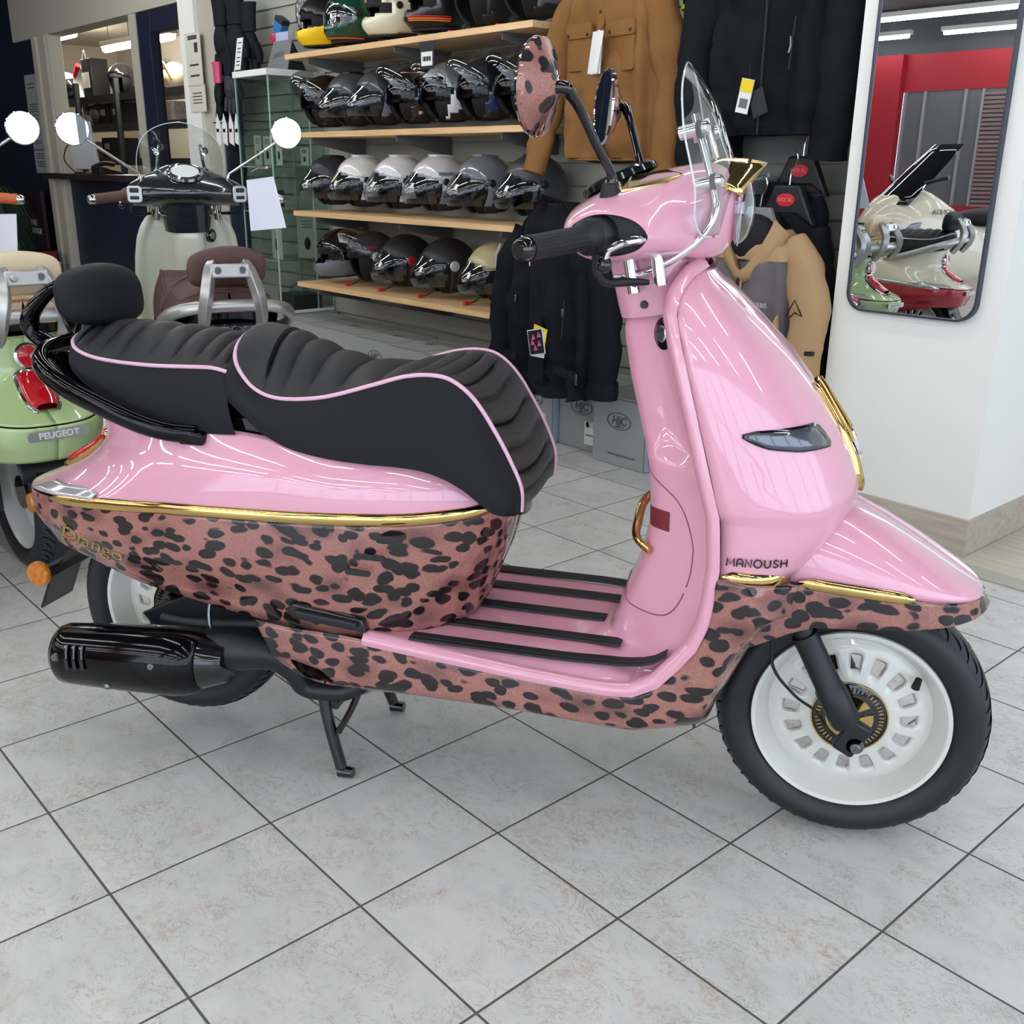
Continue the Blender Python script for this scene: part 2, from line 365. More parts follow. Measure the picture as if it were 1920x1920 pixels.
def build_scooter(name, label, st, loc=(0, 0, 0), rz=0., main=False, group=None):
    root = thing(name, label, 'scooter', loc, rz, group)
    up, low, gold, blk = st['up'], st['low'], st['trim'], M_BLK
    # ---- rear lower side cover
    vs = np.linspace(0, 1, 13)
    sc = mo('side_cover', body_sheet(side_pt, vs), low, root, ang=60, thick=.003)
    # ---- rear upper body
    mo('rear_body', body_sheet(upper_pt, np.concatenate([[0, .02], np.linspace(.06, 1, 14)])), up, root, ang=60, thick=.003)
    # under-seat deck closing the shell
    ringd = [upper_pt(p, .93) for p in PHN]; ring = ringd+[A([q[0], -q[1], q[2]]) for q in ringd[::-1][1:-1]]
    mo('under_seat_deck', (ring, [tuple(range(len(ring)))]), blk, root, smooth=False)
    # ---- gold waist strip
    def strip(phs, h, off):
        rows = []
        for i, p in enumerate(phs):
            e = min(1, min(i, len(phs)-1-i)/3+.35); q0, q1 = side_pt(p, .0, .001), upper_pt(p, .0, .001); c = (q0+q1)/2-A([0, 0, .004]); d = side_pt(p, 0, .012)-side_pt(p, 0, 0); d = d/np.linalg.norm(d)
            rows.append([c+A([0, 0, h*.5*math.sin(a)*e])+d*(off*math.cos(a)) for a in np.linspace(-PI/2, PI/2, 9)])
        return rows
    phs = [p for p in PHN if -1.535 < plan(p)[0] < -.645 and p > .2]
    if main: phs = phs+[2.72, 2.8]
    mo('waist_strip', both(sheet(strip(phs, .024, .008))), gold, root, ang=60)
    # ---- rear indicators
    sp = [p for p in np.linspace(.2, 1.6, 60) if -1.60 < plan(p)[0] < -1.41]
    rows = [[upper_pt(p, v, .004) for v in np.linspace(0, np.interp(j/len(sp), [0, .1, .8, 1], [.04, .10, .09, .05]), 5)] for j, p in enumerate(sp)]
    mo('rear_indicator', sheet(rows, flip=True), M_SIG, root, thick=.004, off=1); mo('rear_indicator', miry(sheet(rows, flip=True)), M_SIG, root, thick=.004, off=1)
    # ---- tail lamp
    cl = [upper_pt(0, v) for v in np.linspace(.10, .80, 12)]
    def lamp(w, off, a, b, wid2):
        rows = []
        n = 12
        for i in range(n):
            q = A([np.interp(i/(n-1), [0, 1], [a, b])])[0]; c = upper_pt(0, q); t = upper_pt(0, q+.02)-c; t /= np.linalg.norm(t); nn = A([-t[2], 0, t[0]]); nn = nn if nn[0] < 0 else -nn
            ww = (w+(wid2-w)*i/(n-1))*(1-.35*abs(i/(n-1)*2-1)**6)
            rows.append([c+nn*(off*math.cos(g)**.5 if abs(g) < 1.56 else -.02)+A([0, ww*math.sin(g)/1, 0]) for g in np.linspace(-PI/2, PI/2, 13)])
        return sheet(rows)
    mo('tail_lamp_bezel', lamp(.050, .010, .10, .56, .046), st['rail_trim'], root, ang=60)
    mo('tail_lamp', lamp(.043, .022, .12, .53, .038), M_RED, root, ang=60)
    rc = upper_pt(0, .8); ro = A([rc[0]-.012, 0, rc[2]-.012])
    V, F = lathe([(.001, -.006), (.030, -.006), (.036, 0), (.036, .03), (.001, .03)], (0, 0, 0), 'x', 32)
    mo('reflector_bezel', tf((V, F), loc=ro, ry=.2), st['rail_trim'], root)
    V, F = lathe([(.001, -.011), (.027, -.009), (.029, -.004), (.001, .0)], (0, 0, 0), 'x', 32)
    mo('rear_reflector', tf((V, F), loc=ro, ry=.2), M_RED, root)
    if not main:
        bx = side_pt(0, .22, .003)
        mo('tail_badge', tf(prism(rrect(.16, .026, .008), .004, lambda a, b, h: (-h, a, b)), loc=bx+A([-.002, 0, 0])), M_SIL, root)
        text('tail_lettering', 'PEUGEOT', .024, mat('badge_letters', (226, 228, 226), .5), root, bx+A([-.0075, 0, 0]), (0, -1, 0), (0, 0, 1), .001, off=.0005)
    # ---- seats
    mainP = [(-1.148,0,.864),(-1.146,-.05,.86),(-1.138,-.1,.84),(-1.121,-.126,.815),(-1.09,-.135,.783),(-1.05,-.14,.768),(-1.,-.14,.767),(-.935,-.14,.777),(-.852,-.138,.802),(-.793,-.137,.82),(-.744,-.136,.825),(-.707,-.135,.817),(-.67,-.132,.787),(-.634,-.13,.734),(-.605,-.128,.68),(-.588,-.124,.635),(-.588,-.12,.592)]
    mainC = [(-1.152,.865),(-1.148,.868),(-1.14,.872),(-1.125,.873),(-1.1,.87),(-1.06,.862),(-1.005,.842),(-.935,.819),(-.86,.81),(-.795,.815),(-.748,.818),(-.706,.8),(-.662,.763),(-.622,.712),(-.596,.66),(-.585,.62),(-.592,.575)]
    mainB = [(-1.17,0,.79),(-1.168,-.06,.785),(-1.16,-.12,.775),(-1.14,-.15,.765),(-1.1,-.165,.74),(-1.055,-.172,.708),(-1.,-.174,.684),(-.93,-.174,.672),(-.86,-.174,.668),(-.8,-.174,.668),(-.75,-.174,.664),(-.71,-.172,.652),(-.675,-.168,.632),(-.65,-.162,.61),(-.63,-.155,.594),(-.61,-.145,.588),(-.6,-.13,.585)]
    ch = lambda s: .0075*(max(0, math.cos(((s-5.4)*1.9) % (2*PI)))**10) if s > 4.2 else 0
    def chx(s):
        if s < 4.6: return 0
        d = ((s-4.6)/.82) % 1; d = min(d, 1-d); return .018*(1-math.sin(PI*d)**.55)
    seat('main', mainP, mainC, mainB, .14, 0, st, root, chx)
    pilP = [(-1.505,0,.85),(-1.502,-.05,.848),(-1.49,-.095,.84),(-1.468,-.118,.828),(-1.43,-.127,.817),(-1.37,-.132,.811),(-1.29,-.134,.809),(-1.22,-.134,.811),(-1.17,-.134,.812),(-1.14,-.132,.806)]
    pilC = [(-1.51,.853),(-1.505,.856),(-1.495,.86),(-1.475,.864),(-1.44,.866),(-1.38,.866),(-1.3,.862),(-1.23,.856),(-1.18,.848),(-1.14,.84)]
    pilB = [(-1.5,0,.79),(-1.5,-.06,.785),(-1.49,-.105,.785),(-1.465,-.135,.785),(-1.43,-.148,.765),(-1.37,-.156,.738),(-1.29,-.162,.712),(-1.22,-.166,.7),(-1.16,-.168,.698),(-1.11,-.168,.7)]
    def chp(s):
        if s < 2.8: return 0
        d = ((s-2.8)/.72) % 1; d = min(d, 1-d); return .016*(1-math.sin(PI*d)**.55)
    seat('pillion', pilP, pilC, pilB, .14, 0, st, root, chp)
    # seat base between seat and body
    mo('seat_base', body_sheet(lambda p, v: A([*plan(p, -1.46+.01*v, -.605, .150), np.interp(plan(p, -1.46, -.605)[0], [-1.5, -1.2, -.8, -.66, -.6], [.79, .705, .672, .63, .59])+.03-.07*v]), [0, 1]), blk, root)
    # ---- grab rail and backrest
    rl = [(-1.19,-.172,.696),(-1.235,-.187,.700),(-1.29,-.193,.713),(-1.36,-.193,.737),(-1.43,-.188,.762),(-1.49,-.172,.785),(-1.535,-.14,.803),(-1.563,-.09,.815),(-1.572,-.03,.818),(-1.572,.03,.818)]
    near = cr(rl[:-1], 8); full = np.concatenate([near, A([[p[0], -p[1], p[2]] for p in near[::-1]])])
    mo('grab_rail', tube(full, [.015, .017, .018, .018, .017, .018, .018, .017, .015], 14, flat=(1.1, .8)), st['rail'], root)
    for s in (-1, 1):
        mo('rail_mount', tf(box((.05, .03, .025)), loc=(-1.195, s*.172, .69)), st['rail'], root, bevel=.006)
        up_ = [(-1.562, s*.055, .812), (-1.60, s*.058, .835), (-1.613, s*.062, .862), (-1.60, s*.06, .89), (-1.565, s*.052, .925), (-1.535, s*.045, .94)]
        if main: mo('backrest_bracket', tube(up_, [.019, .020, .021, .019, .016, .014], 12, k=5, flat=(.8, 1.1)), st['rail'], root)
        else: mo('backrest_bracket', tube([(-1.535, s*.082, .745), (-1.575, s*.080, .80), (-1.585, s*.070, .86), (-1.55, s*.055, .915), (-1.53, s*.045, .935)], [.017, .02, .021, .019, .015], 4, k=3, flat=(1.1, 1)), st['rail'], root, ang=30, bevel=.003)
        if main: mo('backrest_foot', tube([(-1.555, s*.06, .80), (-1.50, s*.075, .752), (-1.44, s*.08, .725)], [.02, .018, .014], 10, k=4, flat=(.6, 1.2)), st['rail'], root)
    if main: mo('backrest_stay', tube([(-1.535, .0, .81), (-1.525, .0, .85), (-1.515, 0, .88)], [.03, .026, .022], 12, k=3), st['rail'], root)
    if not main:
        mo('bracket_plate', tf(box((.012, .11, .04), (0, 0, 0)), loc=(-1.565, 0, .915), ry=.25), st['rail'], root, bevel=.004)
        for s in (-1, 1): mo('bracket_bolt', tf(lathe([(.001, -.004), (.009, -.004), (.011, 0)], (0, 0, 0), 'x', 16), loc=(-1.572, s*.034, .918), ry=.25), M_CHR, root)
    rows = []
    for y, zc, hz, hx in ((-.112, .912, .012, .012), (-.108, .912, .032, .022), (-.096, .913, .045, .028), (-.07, .915, .053, .032), (-.035, .917, .058, .034), (0, .918, .06, .035), (.035, .917, .058, .034), (.07, .915, .053, .032), (.096, .913, .045, .028), (.108, .912, .032, .022), (.112, .912, .012, .012)):
        xo = -1.478-.12*y*y/.112
        rows.append([(xo+hx*np.sign(math.cos(a))*abs(math.cos(a))**.65+.12*hz*math.sin(a)*-1, y, zc-y*.04+hz*np.sign(math.sin(a))*abs(math.sin(a))**.65) for a in np.linspace(0, 2*PI, 28, endpoint=False)])
    mo('backrest_pad', sheet(rows, wv=True, capu=True), st['pad'], root, ang=80, sub=1)
    # ---- outer front fairing
    zs = np.concatenate([np.linspace(.53, .628, 5), [.634, .646, .652], np.linspace(.67, .93, 12), [.945, .958, .97, .98, .988, .995, 1.001, 1.006, 1.01]])
    th = np.linspace(0, PI, 49)
    mo('front_fairing', sheet([[fair(z, t) for t in th] for z in zs]), up, root, ang=50, thick=.003)
    tw = [fair(1.01, t) for t in th]
    mo('fairing_cap', (tw, [tuple(range(len(tw)))]), up, root, smooth=False)
    # gold strip under it
    def hs(rows_xyz, r, m, nm):
        rows = []
        for i, (p, nrm) in enumerate(rows_xyz):
            e = min(1, .35+.65*min(i, len(rows_xyz)-1-i)); 
            rows.append([A(p)+A([0, 0, r*e*math.sin(a)])+A(nrm)*(.003+r*e*.6*math.cos(a)) for a in np.linspace(-PI/2, PI/2, 7)])
        mo(nm, sheet(rows), m, root); return mo(nm, miry(sheet(rows)), m, root)
    xs = np.linspace(-.232, -.122, 8); hs([((x, fairY(x, .53, -.001)+.0, np.interp(x, [-.236, -.12], [.542, .537])), (0, -1, 0)) for x in xs], .0125, gold, 'fairing_strip')
    # nose tie
    zt = np.linspace(.655, .835, 16); wy = np.interp(zt, [.655, .68, .76, .835], [.03, .046, .036, .018])
    rows = [[A([np.interp(z, FZ[:, 0], FZ[:, 2])+.010-(y*w)**2*5*1, y*w, z]) for y in np.linspace(-1, 1, 9)] for z, w in zip(zt, wy)]
    mo('nose_grille', sheet(rows), gold, root, thick=.02)
    for k in (-.75, -.38, 0, .38, .75):
        mo('grille_bar', tube([A([np.interp(z, FZ[:, 0], FZ[:, 2])+.014-(k*w)**2*5, k*w, z]) for z, w in zip(zt[7:], wy[7:])], .0028, 6), gold, root)
    mo('nose_badge', tf(prism(rrect(.045, .05, .01), .006, lambda a, b, h: (h, a, b)), loc=(-.046, 0, .735), ry=-.45), M_CHR, root)
    # front indicators
    def ind(x0, x1, zt_, zb_, off, nm, m):
        rows = []
        for x in np.linspace(x0, x1, 14):
            a, b = zb_(x), zt_(x); rows.append([A([x, fairY(x, z, off), z]) for z in np.linspace(a, b, 5)])
        mo(nm, sheet(rows), m, root, thick=.004, off=0); mo(nm, miry(sheet(rows)), m, root, thick=.004, off=0)
    ind(-.219, -.087, lambda x: np.interp(x, [-.219, -.2, -.113, -.1, -.087], [.777, .782, .786, .773, .754]), lambda x: np.interp(x, [-.219, -.205, -.18, -.13, -.087], [.771, .763, .754, .747, .747]), .0015, 'indicator_bezel', M_BLK)
    ind(-.212, -.094, lambda x: np.interp(x, [-.212, -.2, -.115, -.094], [.776, .779, .782, .757]), lambda x: np.interp(x, [-.212, -.18, -.13, -.094], [.772, .757, .750, .750]), .004, 'front_indicator', M_SMK)
    # ---- inner leg shield + floorboard
    fs = np.concatenate([np.linspace(0, 5, 16), np.linspace(5, 8, 10)[1:]]); ss = np.concatenate([[8], np.linspace(8, 17, 32)[1:], np.linspace(17, 20, 14)[1:]])
    def across(sv):
        rows = []
        for s in sv:
            p = cr(inner_ring(s), 4); rows.append(p)
        return both(sheet(rows, flip=True))
    mo('floorboard', across(fs), up, root, ang=50)
    mo('inner_leg_shield', across(ss), st['inner'], root, ang=50)
    # floor mats
    def floorz(x, y):
        z = .3535
        return z
    for yc, xa, xb in ((-.182, -.775, -.315), (-.098, -.735, -.405), (0., -.71, -.452), (.098, -.735, -.405), (.182, -.775, -.315)):
        rows = []
        for i, x in enumerate(np.linspace(xa, xb, 24)):
            zz = .3535
            yy = yc
            if abs(yc) > .15:
                zz = .354+np.interp(x, [-.40, -.36, -.335, -.315], [0, .004, .013, .027]); yy = yc*(1-.04*sm(x, -.5, -.4))
            hw = .0165
            taper = .012*(-1 if yc < .01 else 1)
            rows.append([(x-(.012 if i == 0 else 0)*0+j*0, yy+w_, zz+h_) for j, (w_, h_) in enumerate(((-hw, 0), (-hw+.002, .0035), (-hw*.35, .0035), (-hw*.3, .0045), (hw*.3, .0045), (hw*.35, .0035), (hw-.002, .0035), (hw, 0)))])
        mo('foot_mat_strip', sheet(rows, capu=True), M_RUB, root, ang=30)
    # glove box: seam, handle, key switch
    def inner_pt(s, y):
        r = cr(inner_ring(s), 4); ys = [-q[1] for q in r][::-1]; i = lambda k: np.interp(abs(y), ys, [q[k] for q in r][::-1])
        return A([i(0), y, i(2)])
    if main:
        tab = [(s, cr(inner_ring(s), 4)) for s in np.linspace(6, 15, 55)]
        def inner_at(y, z):
            c = []
            for s, r in tab:
                ys = [-q[1] for q in r][::-1]; c.append((float(np.interp(abs(y), ys, [q[2] for q in r][::-1])), float(np.interp(abs(y), ys, [q[0] for q in r][::-1]))))
            return A([np.interp(z, [q[0] for q in c], [q[1] for q in c]), y, z])
        sh = [(-.137, .48), (-.13, .44), (-.113, .424), (-.085, .428), (-.04, .446), (0, .455)]; up_s = [(-.06, .682), (-.1, .655), (-.125, .615), (-.137, .55)]
        seam = sh+[(-y, z) for y, z in sh[::-1][1:]]+[(-y, z) for y, z in up_s[::-1]]+[(0, .69)]+up_s
        mo('glove_box_seam', tube([inner_at(y, z)+A([-.0006, 0, 0]) for y, z in cr([(a, b, 0) for a, b in seam], 5, closed=True)[:, :2]], .0013, 5), st['seamm'], root)
        mo('glove_box_handle', tube([inner_at(y, z)+A([-o, -o*.3, 0]) for y, z, o in ((.03, .60, .006), (.005, .588, .016), (-.03, .57, .019), (-.07, .55, .018), (-.098, .536, .010))], [.008, .0105, .0115, .0105, .008], 12, k=6, flat=(1, .7)), gold, root)
        g = [[inner_at(y, z)+A([-.0012, -.0008, 0]) for z in np.linspace(.577, .612, 5)] for y in np.linspace(-.073, -.108, 5)]
        mo('red_sticker', sheet(g), M_STK, root)
    kp = inner_pt(16.1, -.085); kn = A([-.75, -.66, .05]); kn /= np.linalg.norm(kn)
    mo('key_switch', tf(lathe([(.001, .006), (.022, .006), (.026, .003), (.027, -.01), (.001, -.01)], (0, 0, 0), 'z', 28), loc=kp+kn*.004, rz=math.atan2(kn[1], kn[0]), ry=PI/2), M_BLK, root)
    mo('key_barrel', tf(lathe([(.001, .002), (.012, .002), (.014, 0), (.016, -.006)], (0, 0, 0), 'z', 20), loc=kp+kn*.010, rz=math.atan2(kn[1], kn[0]), ry=PI/2), M_CHR, root)
    # ---- lower fairing (belly)
    T = [(-1.075,.358),(-1.0,.351),(-.9,.350),(-.81,.342),(-.695,.325),(-.571,.315),(-.451,.308),(-.393,.308),(-.359,.313),(-.323,.335),(-.289,.374),(-.264,.408),(-.246,.456),(-.24,.501),(-.237,.54),(-.2,.537),(-.16,.534),(-.114,.532)]
    Bt = [(-1.03,.262),(-.985,.224),(-.9,.219),(-.8,.224),(-.693,.228),(-.583,.231),(-.449,.227),(-.4,.225),(-.361,.226),(-.33,.231),(-.289,.24),(-.249,.255),(-.232,.295),(-.217,.33),(-.197,.378),(-.17,.436),(-.15,.452),(-.13,.462)]
    T = cr([(a, b, 0) for a, b in T], 6); Bt = cr([(a, b, 0) for a, b in Bt], 6); rows = []
    for t, b in zip(T, Bt):
        w = .207-.03*sm(t[0], -.2, -.11); row = []
        for v in np.linspace(0, 1, 15):
            x, z = t[0]+(b[0]-t[0])*v, t[1]+(b[1]-t[1])*v
            row.append((x, -(w+.004*math.sin(PI*v)-.035*sm(v, .6, 1)**1.5-.015*sm(v, .9, 1)), z))
        row.append((b[0]-.003, -(w-.065), b[1]-.006)); row.append((b[0]-.006, -(w-.1), b[1]-.008))
        rows.append(row)
    V, F = sheet(rows, flip=True)
    if main:                                                          # the opening in front of the rear wheel
        tri = A([(-1.012, .292), (-.945, .277), (-.917, .254), (-.926, .247), (-.969, .240)])
        def inside(p):
            c = False; n = len(tri); j = n-1
            for i in range(n):
                if (tri[i][1] > p[1]) != (tri[j][1] > p[1]) and p[0] < (tri[j][0]-tri[i][0])*(p[1]-tri[i][1])/(tri[j][1]-tri[i][1])+tri[i][0]: c = not c
                j = i
            return c
        G = [f for f in F if inside((np.mean([V[i][0] for i in f]), np.mean([V[i][2] for i in f])))]; gone = {i for f in G for i in f}; gs = set(G); F = [f for f in F if f not in gs]
        for i in gone & {i for f in F for i in f}:
            p = A([V[i][0], V[i][2]]); best = None
            for a, b in zip(tri, np.roll(tri, -1, 0)):
                t = min(1, max(0, (p-a)@(b-a)/((b-a)@(b-a)))); q = a+(b-a)*t; d = np.linalg.norm(p-q)
                if best is None or d < best[0]: best = (d, q)
            V[i] = A([best[1][0], V[i][1], best[1][1]])
    mo('lower_fairing', both((V, F)), low, root, ang=50, thick=.003)
    # wheel-arch liner behind the front wheel and under-tray
    lin_ = [[(x, y*(1 if x < -.18 else .66), z) for y in np.linspace(-.17, .17, 7)] for x, z in ((-.26, .245), (-.245, .31), (-.225, .37), (-.20, .43), (-.17, .475), (-.12, .50), (-.06, .515))]
    mo('arch_liner', sheet(lin_), blk, root, thick=.004)
    mo('under_tray', join(box((.62, .26, .012), (-.6, 0, .232)), box((.16, .2, .05), (-.86, 0, .25))), blk, root, bevel=.004)
    # ---- front mudguard
    xs = np.concatenate([np.linspace(-.2, .1, 16), np.linspace(.1, .184, 14)[1:]])
    def fw(x): return .132*(1-max(0, min(1, (x+.02)/.205))**3.2)**(1/2.3)*(1 if x > -.05 else 1)
    def ftop(x): return np.interp(x, [-.2, -.1, -.03, .02, .085, .135, .16, .175, .185], [.655, .652, .628, .604, .566, .533, .517, .508, .5])
    def fsd(x): return np.interp(x, [-.2, -.106, .07, .15, .185], [.525, .521, .511, .504, .498])
    rows = [[(x, -fw(x)*math.cos(t)**.75, fsd(x)+(ftop(x)-fsd(x))*math.sin(t)**.95) for t in np.linspace(0, PI/2, 12)] for x in xs]
    mo('front_mudguard', both(sheet(rows, flip=False)), up, root, ang=60, thick=.003)
    def fbt(x): return np.interp(x, [-.2, -.167, -.143, -.115, -.08, .062, .128, .16, .19], [.385, .405, .418, .434, .447, .460, .468, .474, .484])
    rows = []
    for x in xs:
        e = max(0, x/.184)**4*.011
        rows.append([(x+e*v, -(fw(x)+.003+.003*v), fsd(x)+(fbt(x)-fsd(x))*v) for v in np.linspace(0, 1, 7)])
    mo('mudguard_band', both(sheet(rows, flip=True)), low, root, ang=60, thick=.003)
    hs([((x, -(fw(x)+.002), fsd(x)+.001), (0, -1, 0)) for x in np.linspace(-.112, .068, 10)], .0105, gold, 'mudguard_strip')
    # ---- wheels, fork, muffler, stand
    wheel((0, 0, .2365), root, st); wheel((-1.352, 0, .272), root, st)
    for s in (-1, 1):
        a, b = A([-.118, s*.098, .46]), A([.004, s*.098, .233])
        m_ = lambda t: a+(b-a)*t
        mo('fork_leg', join(tube([m_(0), m_(.22)], .017, 14), tube([m_(.2), m_(.22), m_(.6), m_(.62), m_(.86), m_(.9)], [.0225, .0225, .0235, .0265, .0265, .023], 16)), M_BLS, root)
        mo('axle_clamp', tf(box((.04, .02, .066)), loc=m_(.99)+A([0, s*.006, 0]), ry=.49), M_BLS, root, bevel=.006)
        mo('axle_nut', lathe([(.001, 0), (.007, 0), (.009, .002), (.009, .01), (.015, .01), (.015, .014)], tuple(m_(1.04)+A([0, s*.026, 0])), 'y', 14), M_STL, root)
    mo('fork_crown', tube([(-.13, -.1, .47), (-.13, .1, .47)], .022, 12), M_BLS, root)
    mo('brake_cable', tube([(-.145, -.125, .43), (-.14, -.125, .36), (-.10, -.122, .31), (-.065, -.118, .285), (-.045, -.1, .25)], .0028, 6, k=5), M_RUB, root)
    mo('valve_stem', tube([(.106, -.03, .325), (.100, -.046, .315)], [.006, .0075], 10), M_RUB, root)
    # muffler: body, shield, pipe
    MA, MB_ = A([-1.515, -.205, .230]), A([-1.20, -.2, .252])
    rows = []
    for t, r in ((-.02, .03), (-.018, .045), (0, .054), (.04, .058), (.5, .064), (.8, .066), (.95, .062), (1.08, .05), (1.18, .04)):
        c = MA+(MB_-MA)*t; rows.append([c+A([0, r*.92*math.cos(a), r*math.sin(a)]) for a in np.linspace(0, 2*PI, 28, endpoint=False)])
    mo('muffler', sheet(rows, wv=True, capu=True, flip=True), M_BLK, root, ang=50)
    rows = []
    for t, r in ((.03, .058), (.05, .063), (.12, .065), (.5, .070), (.82, .072), (.93, .068), (1.0, .06), (1.03, .05)):
        c = MA+(MB_-MA)*t; rows.append([c+A([0, -r*.95*math.cos(a), r*math.sin(a)]) for a in np.linspace(-1.1, 1.15, 20)])
    mo('heat_shield', sheet(rows, flip=False), M_PIA, root, ang=50, thick=.002)
    for t, a in ((.1, .25), (.78, .2), (.42, -.65)):
        c = MA+(MB_-MA)*t; r = .073
        mo('shield_screw', tf(lathe([(.001, .003), (.006, .003), (.0075, 0), (.009, -.004)], (0, 0, 0), 'z', 14), loc=c+A([0, -r*math.cos(a)*.95, r*math.sin(a)]), rx=PI/2-a), M_STL, root)
    for k in range(3):
        c = MA+(MB_-MA)*(.17+.055*k)
        mo('shield_slot', tube([c+A([.006*(1-j/5), -.0735*.95*math.cos(a), .0725*math.sin(a)]) for j, a in enumerate(np.linspace(-.05, .62, 6))], .0035, 6), M_STL if False else M_BLK, root)
    mo('exhaust_pipe', tube([(-1.22, -.19, .262), (-1.14, -.175, .272), (-1.07, -.16, .262), (-1.035, -.15, .225), (-1.02, -.14, .192), (-.985, -.13, .183), (-.93, -.12, .19), (-.86, -.08, .235)], [.045, .042, .03, .02, .019, .019, .019, .019], 14, k=6), M_BLS, root)
    mo('swingarm', join(tube([(-1.352, -.085, .272), (-1.27, -.09, .27), (-1.1, -.11, .30), (-.98, -.11, .32)], [.03, .026, .024, .03], 12, k=4), tube([(-1.352, -.075, .272), (-1.352, -.1, .272)], .036, 20)), M_BLS, root)
    sw = [(-1.36, .245), (-1.30, .225), (-1.10, .33), (-1.05, .39), (-1.15, .43), (-1.24, .36), (-1.40, .285)]
    mo('swingarm_guard', prism(sw, -.105, lambda a, b, h: (a, h, b), -.095), M_BLS, root, bevel=.003)
    mo('brake_hose', tube([(-1.205, -.13, .375), (-1.215, -.14, .34), (-1.212, -.15, .305), (-1.2, -.155, .28)], .0045, 8, k=4), M_STL, root)
    mo('engine', join(box((.2, .16, .15), (-1.06, .05, .30)), tube([(-1.0, -.08, .27), (-1.0, .15, .27)], .075, 20), box((.34, .06, .13), (-1.22, .12, .30)), tube([(-.98, -.06, .345), (-.86, -.06, .30)], .05, 14)), M_STL2, root, bevel=.008)
    mo('rear_inner_guard', sheet([[(-1.352+.262*math.cos(a), y, .272+.262*math.sin(a)) for y in (-.09, -.08, .08, .09)] for a in np.linspace(.2, 2.75, 18)]), M_BLS, root, thick=.003)
    # plate holder and reflectors
    mo('plate_holder', join(sheet([[(x, y, z) for y in (-.05, -.045, .045, .05)] for x, z in ((-1.5, .43), (-1.58, .395), (-1.63, .355), (-1.665, .31), (-1.70, .235))])), M_BLS, root, thick=.004)
    mo('plate_bracket', box((.02, .16, .025), (-1.645, 0, .335)), M_BLS, root, bevel=.004)
    for s in (-1, 1):
        mo('side_reflector', tf(lathe([(.001, .006), (.024, .006), (.0265, .003), (.0275, 0), (.0275, -.006), (.001, -.006)], (0, 0, 0), 'z', 28), loc=(-1.655, s*.092, .335), rx=(PI/2 if s < 0 else -PI/2)), M_AMB, root)
    # centre stand
    for s in (-1, 1) if main else ():
        mo('stand_leg', tube([(-.955, s*.10, .245), (-.985, s*.112, .215), (-.985, s*.122, .14), (-.95, s*.137, .02)], [.012, .0125, .0125, .012], 12, k=5), M_BLK, root)
        mo('stand_foot', tube([(-.955, s*.137, .012), (-.925, s*.137, .012)], [.013, .011], 10), M_BLK, root)
        mo('stand_brace', tube([(-.9, s*.09, .245), (-.925, s*.115, .16), (-.957, s*.128, .095)], .007, 8, k=3), M_BLK, root)
    if main: mo('stand_crossbar', tube([(-.965, -.122, .15), (-.965, .122, .15)], .010, 10), M_BLK, root)
    # ---- steering column cover + handlebar pod
    rows = []
    for z, xa, xb, w, sl in ((.925, -.443, -.322, .085, .28), (.95, -.450, -.322, .088, .28), (.98, -.457, -.325, .09, .28), (1.01, -.465, -.325, .09, .2), (1.045, -.475, -.325, .09, .1)):
        row = []
        for a in np.linspace(0, 2*PI, 32, endpoint=False):
            c, s_ = math.cos(a), math.sin(a); x = (xa+xb)/2+(xb-xa)/2*np.sign(c)*abs(c)**.7; y = w*np.sign(s_)*abs(s_)**.7*(1-.25*(x-xa)/(xb-xa)*0)
            row.append((x, y, z+sl*(x+.443)*.6 if z < 1.0 else z))
        rows.append(row)
    mo('steering_cover', sheet(rows, wv=True, capu=True), up, root, ang=60)
    secs = [(0, [(-.282,1.032),(-.262,1.095),(-.262,1.15),(-.305,1.172),(-.36,1.166),(-.43,1.149),(-.485,1.126),(-.518,1.1),(-.525,1.06),(-.48,1.03),(-.41,1.02),(-.34,1.02)]),
            (.045, [(-.286,1.034),(-.267,1.09),(-.27,1.143),(-.31,1.166),(-.365,1.162),(-.43,1.147),(-.485,1.124),(-.52,1.098),(-.525,1.06),(-.48,1.03),(-.41,1.02),(-.34,1.022)]),
            (.09, [(-.305,1.04),(-.295,1.08),(-.30,1.12),(-.335,1.148),(-.385,1.15),(-.44,1.138),(-.49,1.117),(-.52,1.093),(-.523,1.06),(-.48,1.03),(-.415,1.021),(-.35,1.026)]),
            (.13, [(-.335,1.048),(-.33,1.075),(-.34,1.108),(-.365,1.13),(-.405,1.136),(-.45,1.13),(-.49,1.112),(-.517,1.089),(-.518,1.058),(-.48,1.03),(-.42,1.024),(-.37,1.032)]),
            (.17, [(-.358,1.053),(-.356,1.073),(-.366,1.097),(-.39,1.113),(-.42,1.119),(-.455,1.117),(-.488,1.104),(-.510,1.084),(-.511,1.056),(-.477,1.03),(-.425,1.026),(-.382,1.036)]),
            (.195, [(-.372,1.058),(-.371,1.071),(-.382,1.088),(-.402,1.099),(-.428,1.105),(-.458,1.105),(-.484,1.095),(-.502,1.079),(-.503,1.056),(-.473,1.033),(-.428,1.03),(-.39,1.041)]),
            (.205, [(-.38,1.06),(-.379,1.069),(-.39,1.082),(-.407,1.091),(-.43,1.096),(-.457,1.096),(-.48,1.088),(-.495,1.075),(-.496,1.058),(-.47,1.038),(-.43,1.036),(-.395,1.045)])]
    secs = [(y, [(x-.0, z) for x, z in q]) for y, q in secs]
    allr = [(-y, q) for y, q in secs[::-1]]+[(y, q) for y, q in secs[1:]]
    ys = [y for y, _ in allr]; stack = A([[(x, y, z) for x, z in q] for y, q in allr])
    st2 = np.stack([cr(stack[:, j], 3) for j in range(12)], 1)
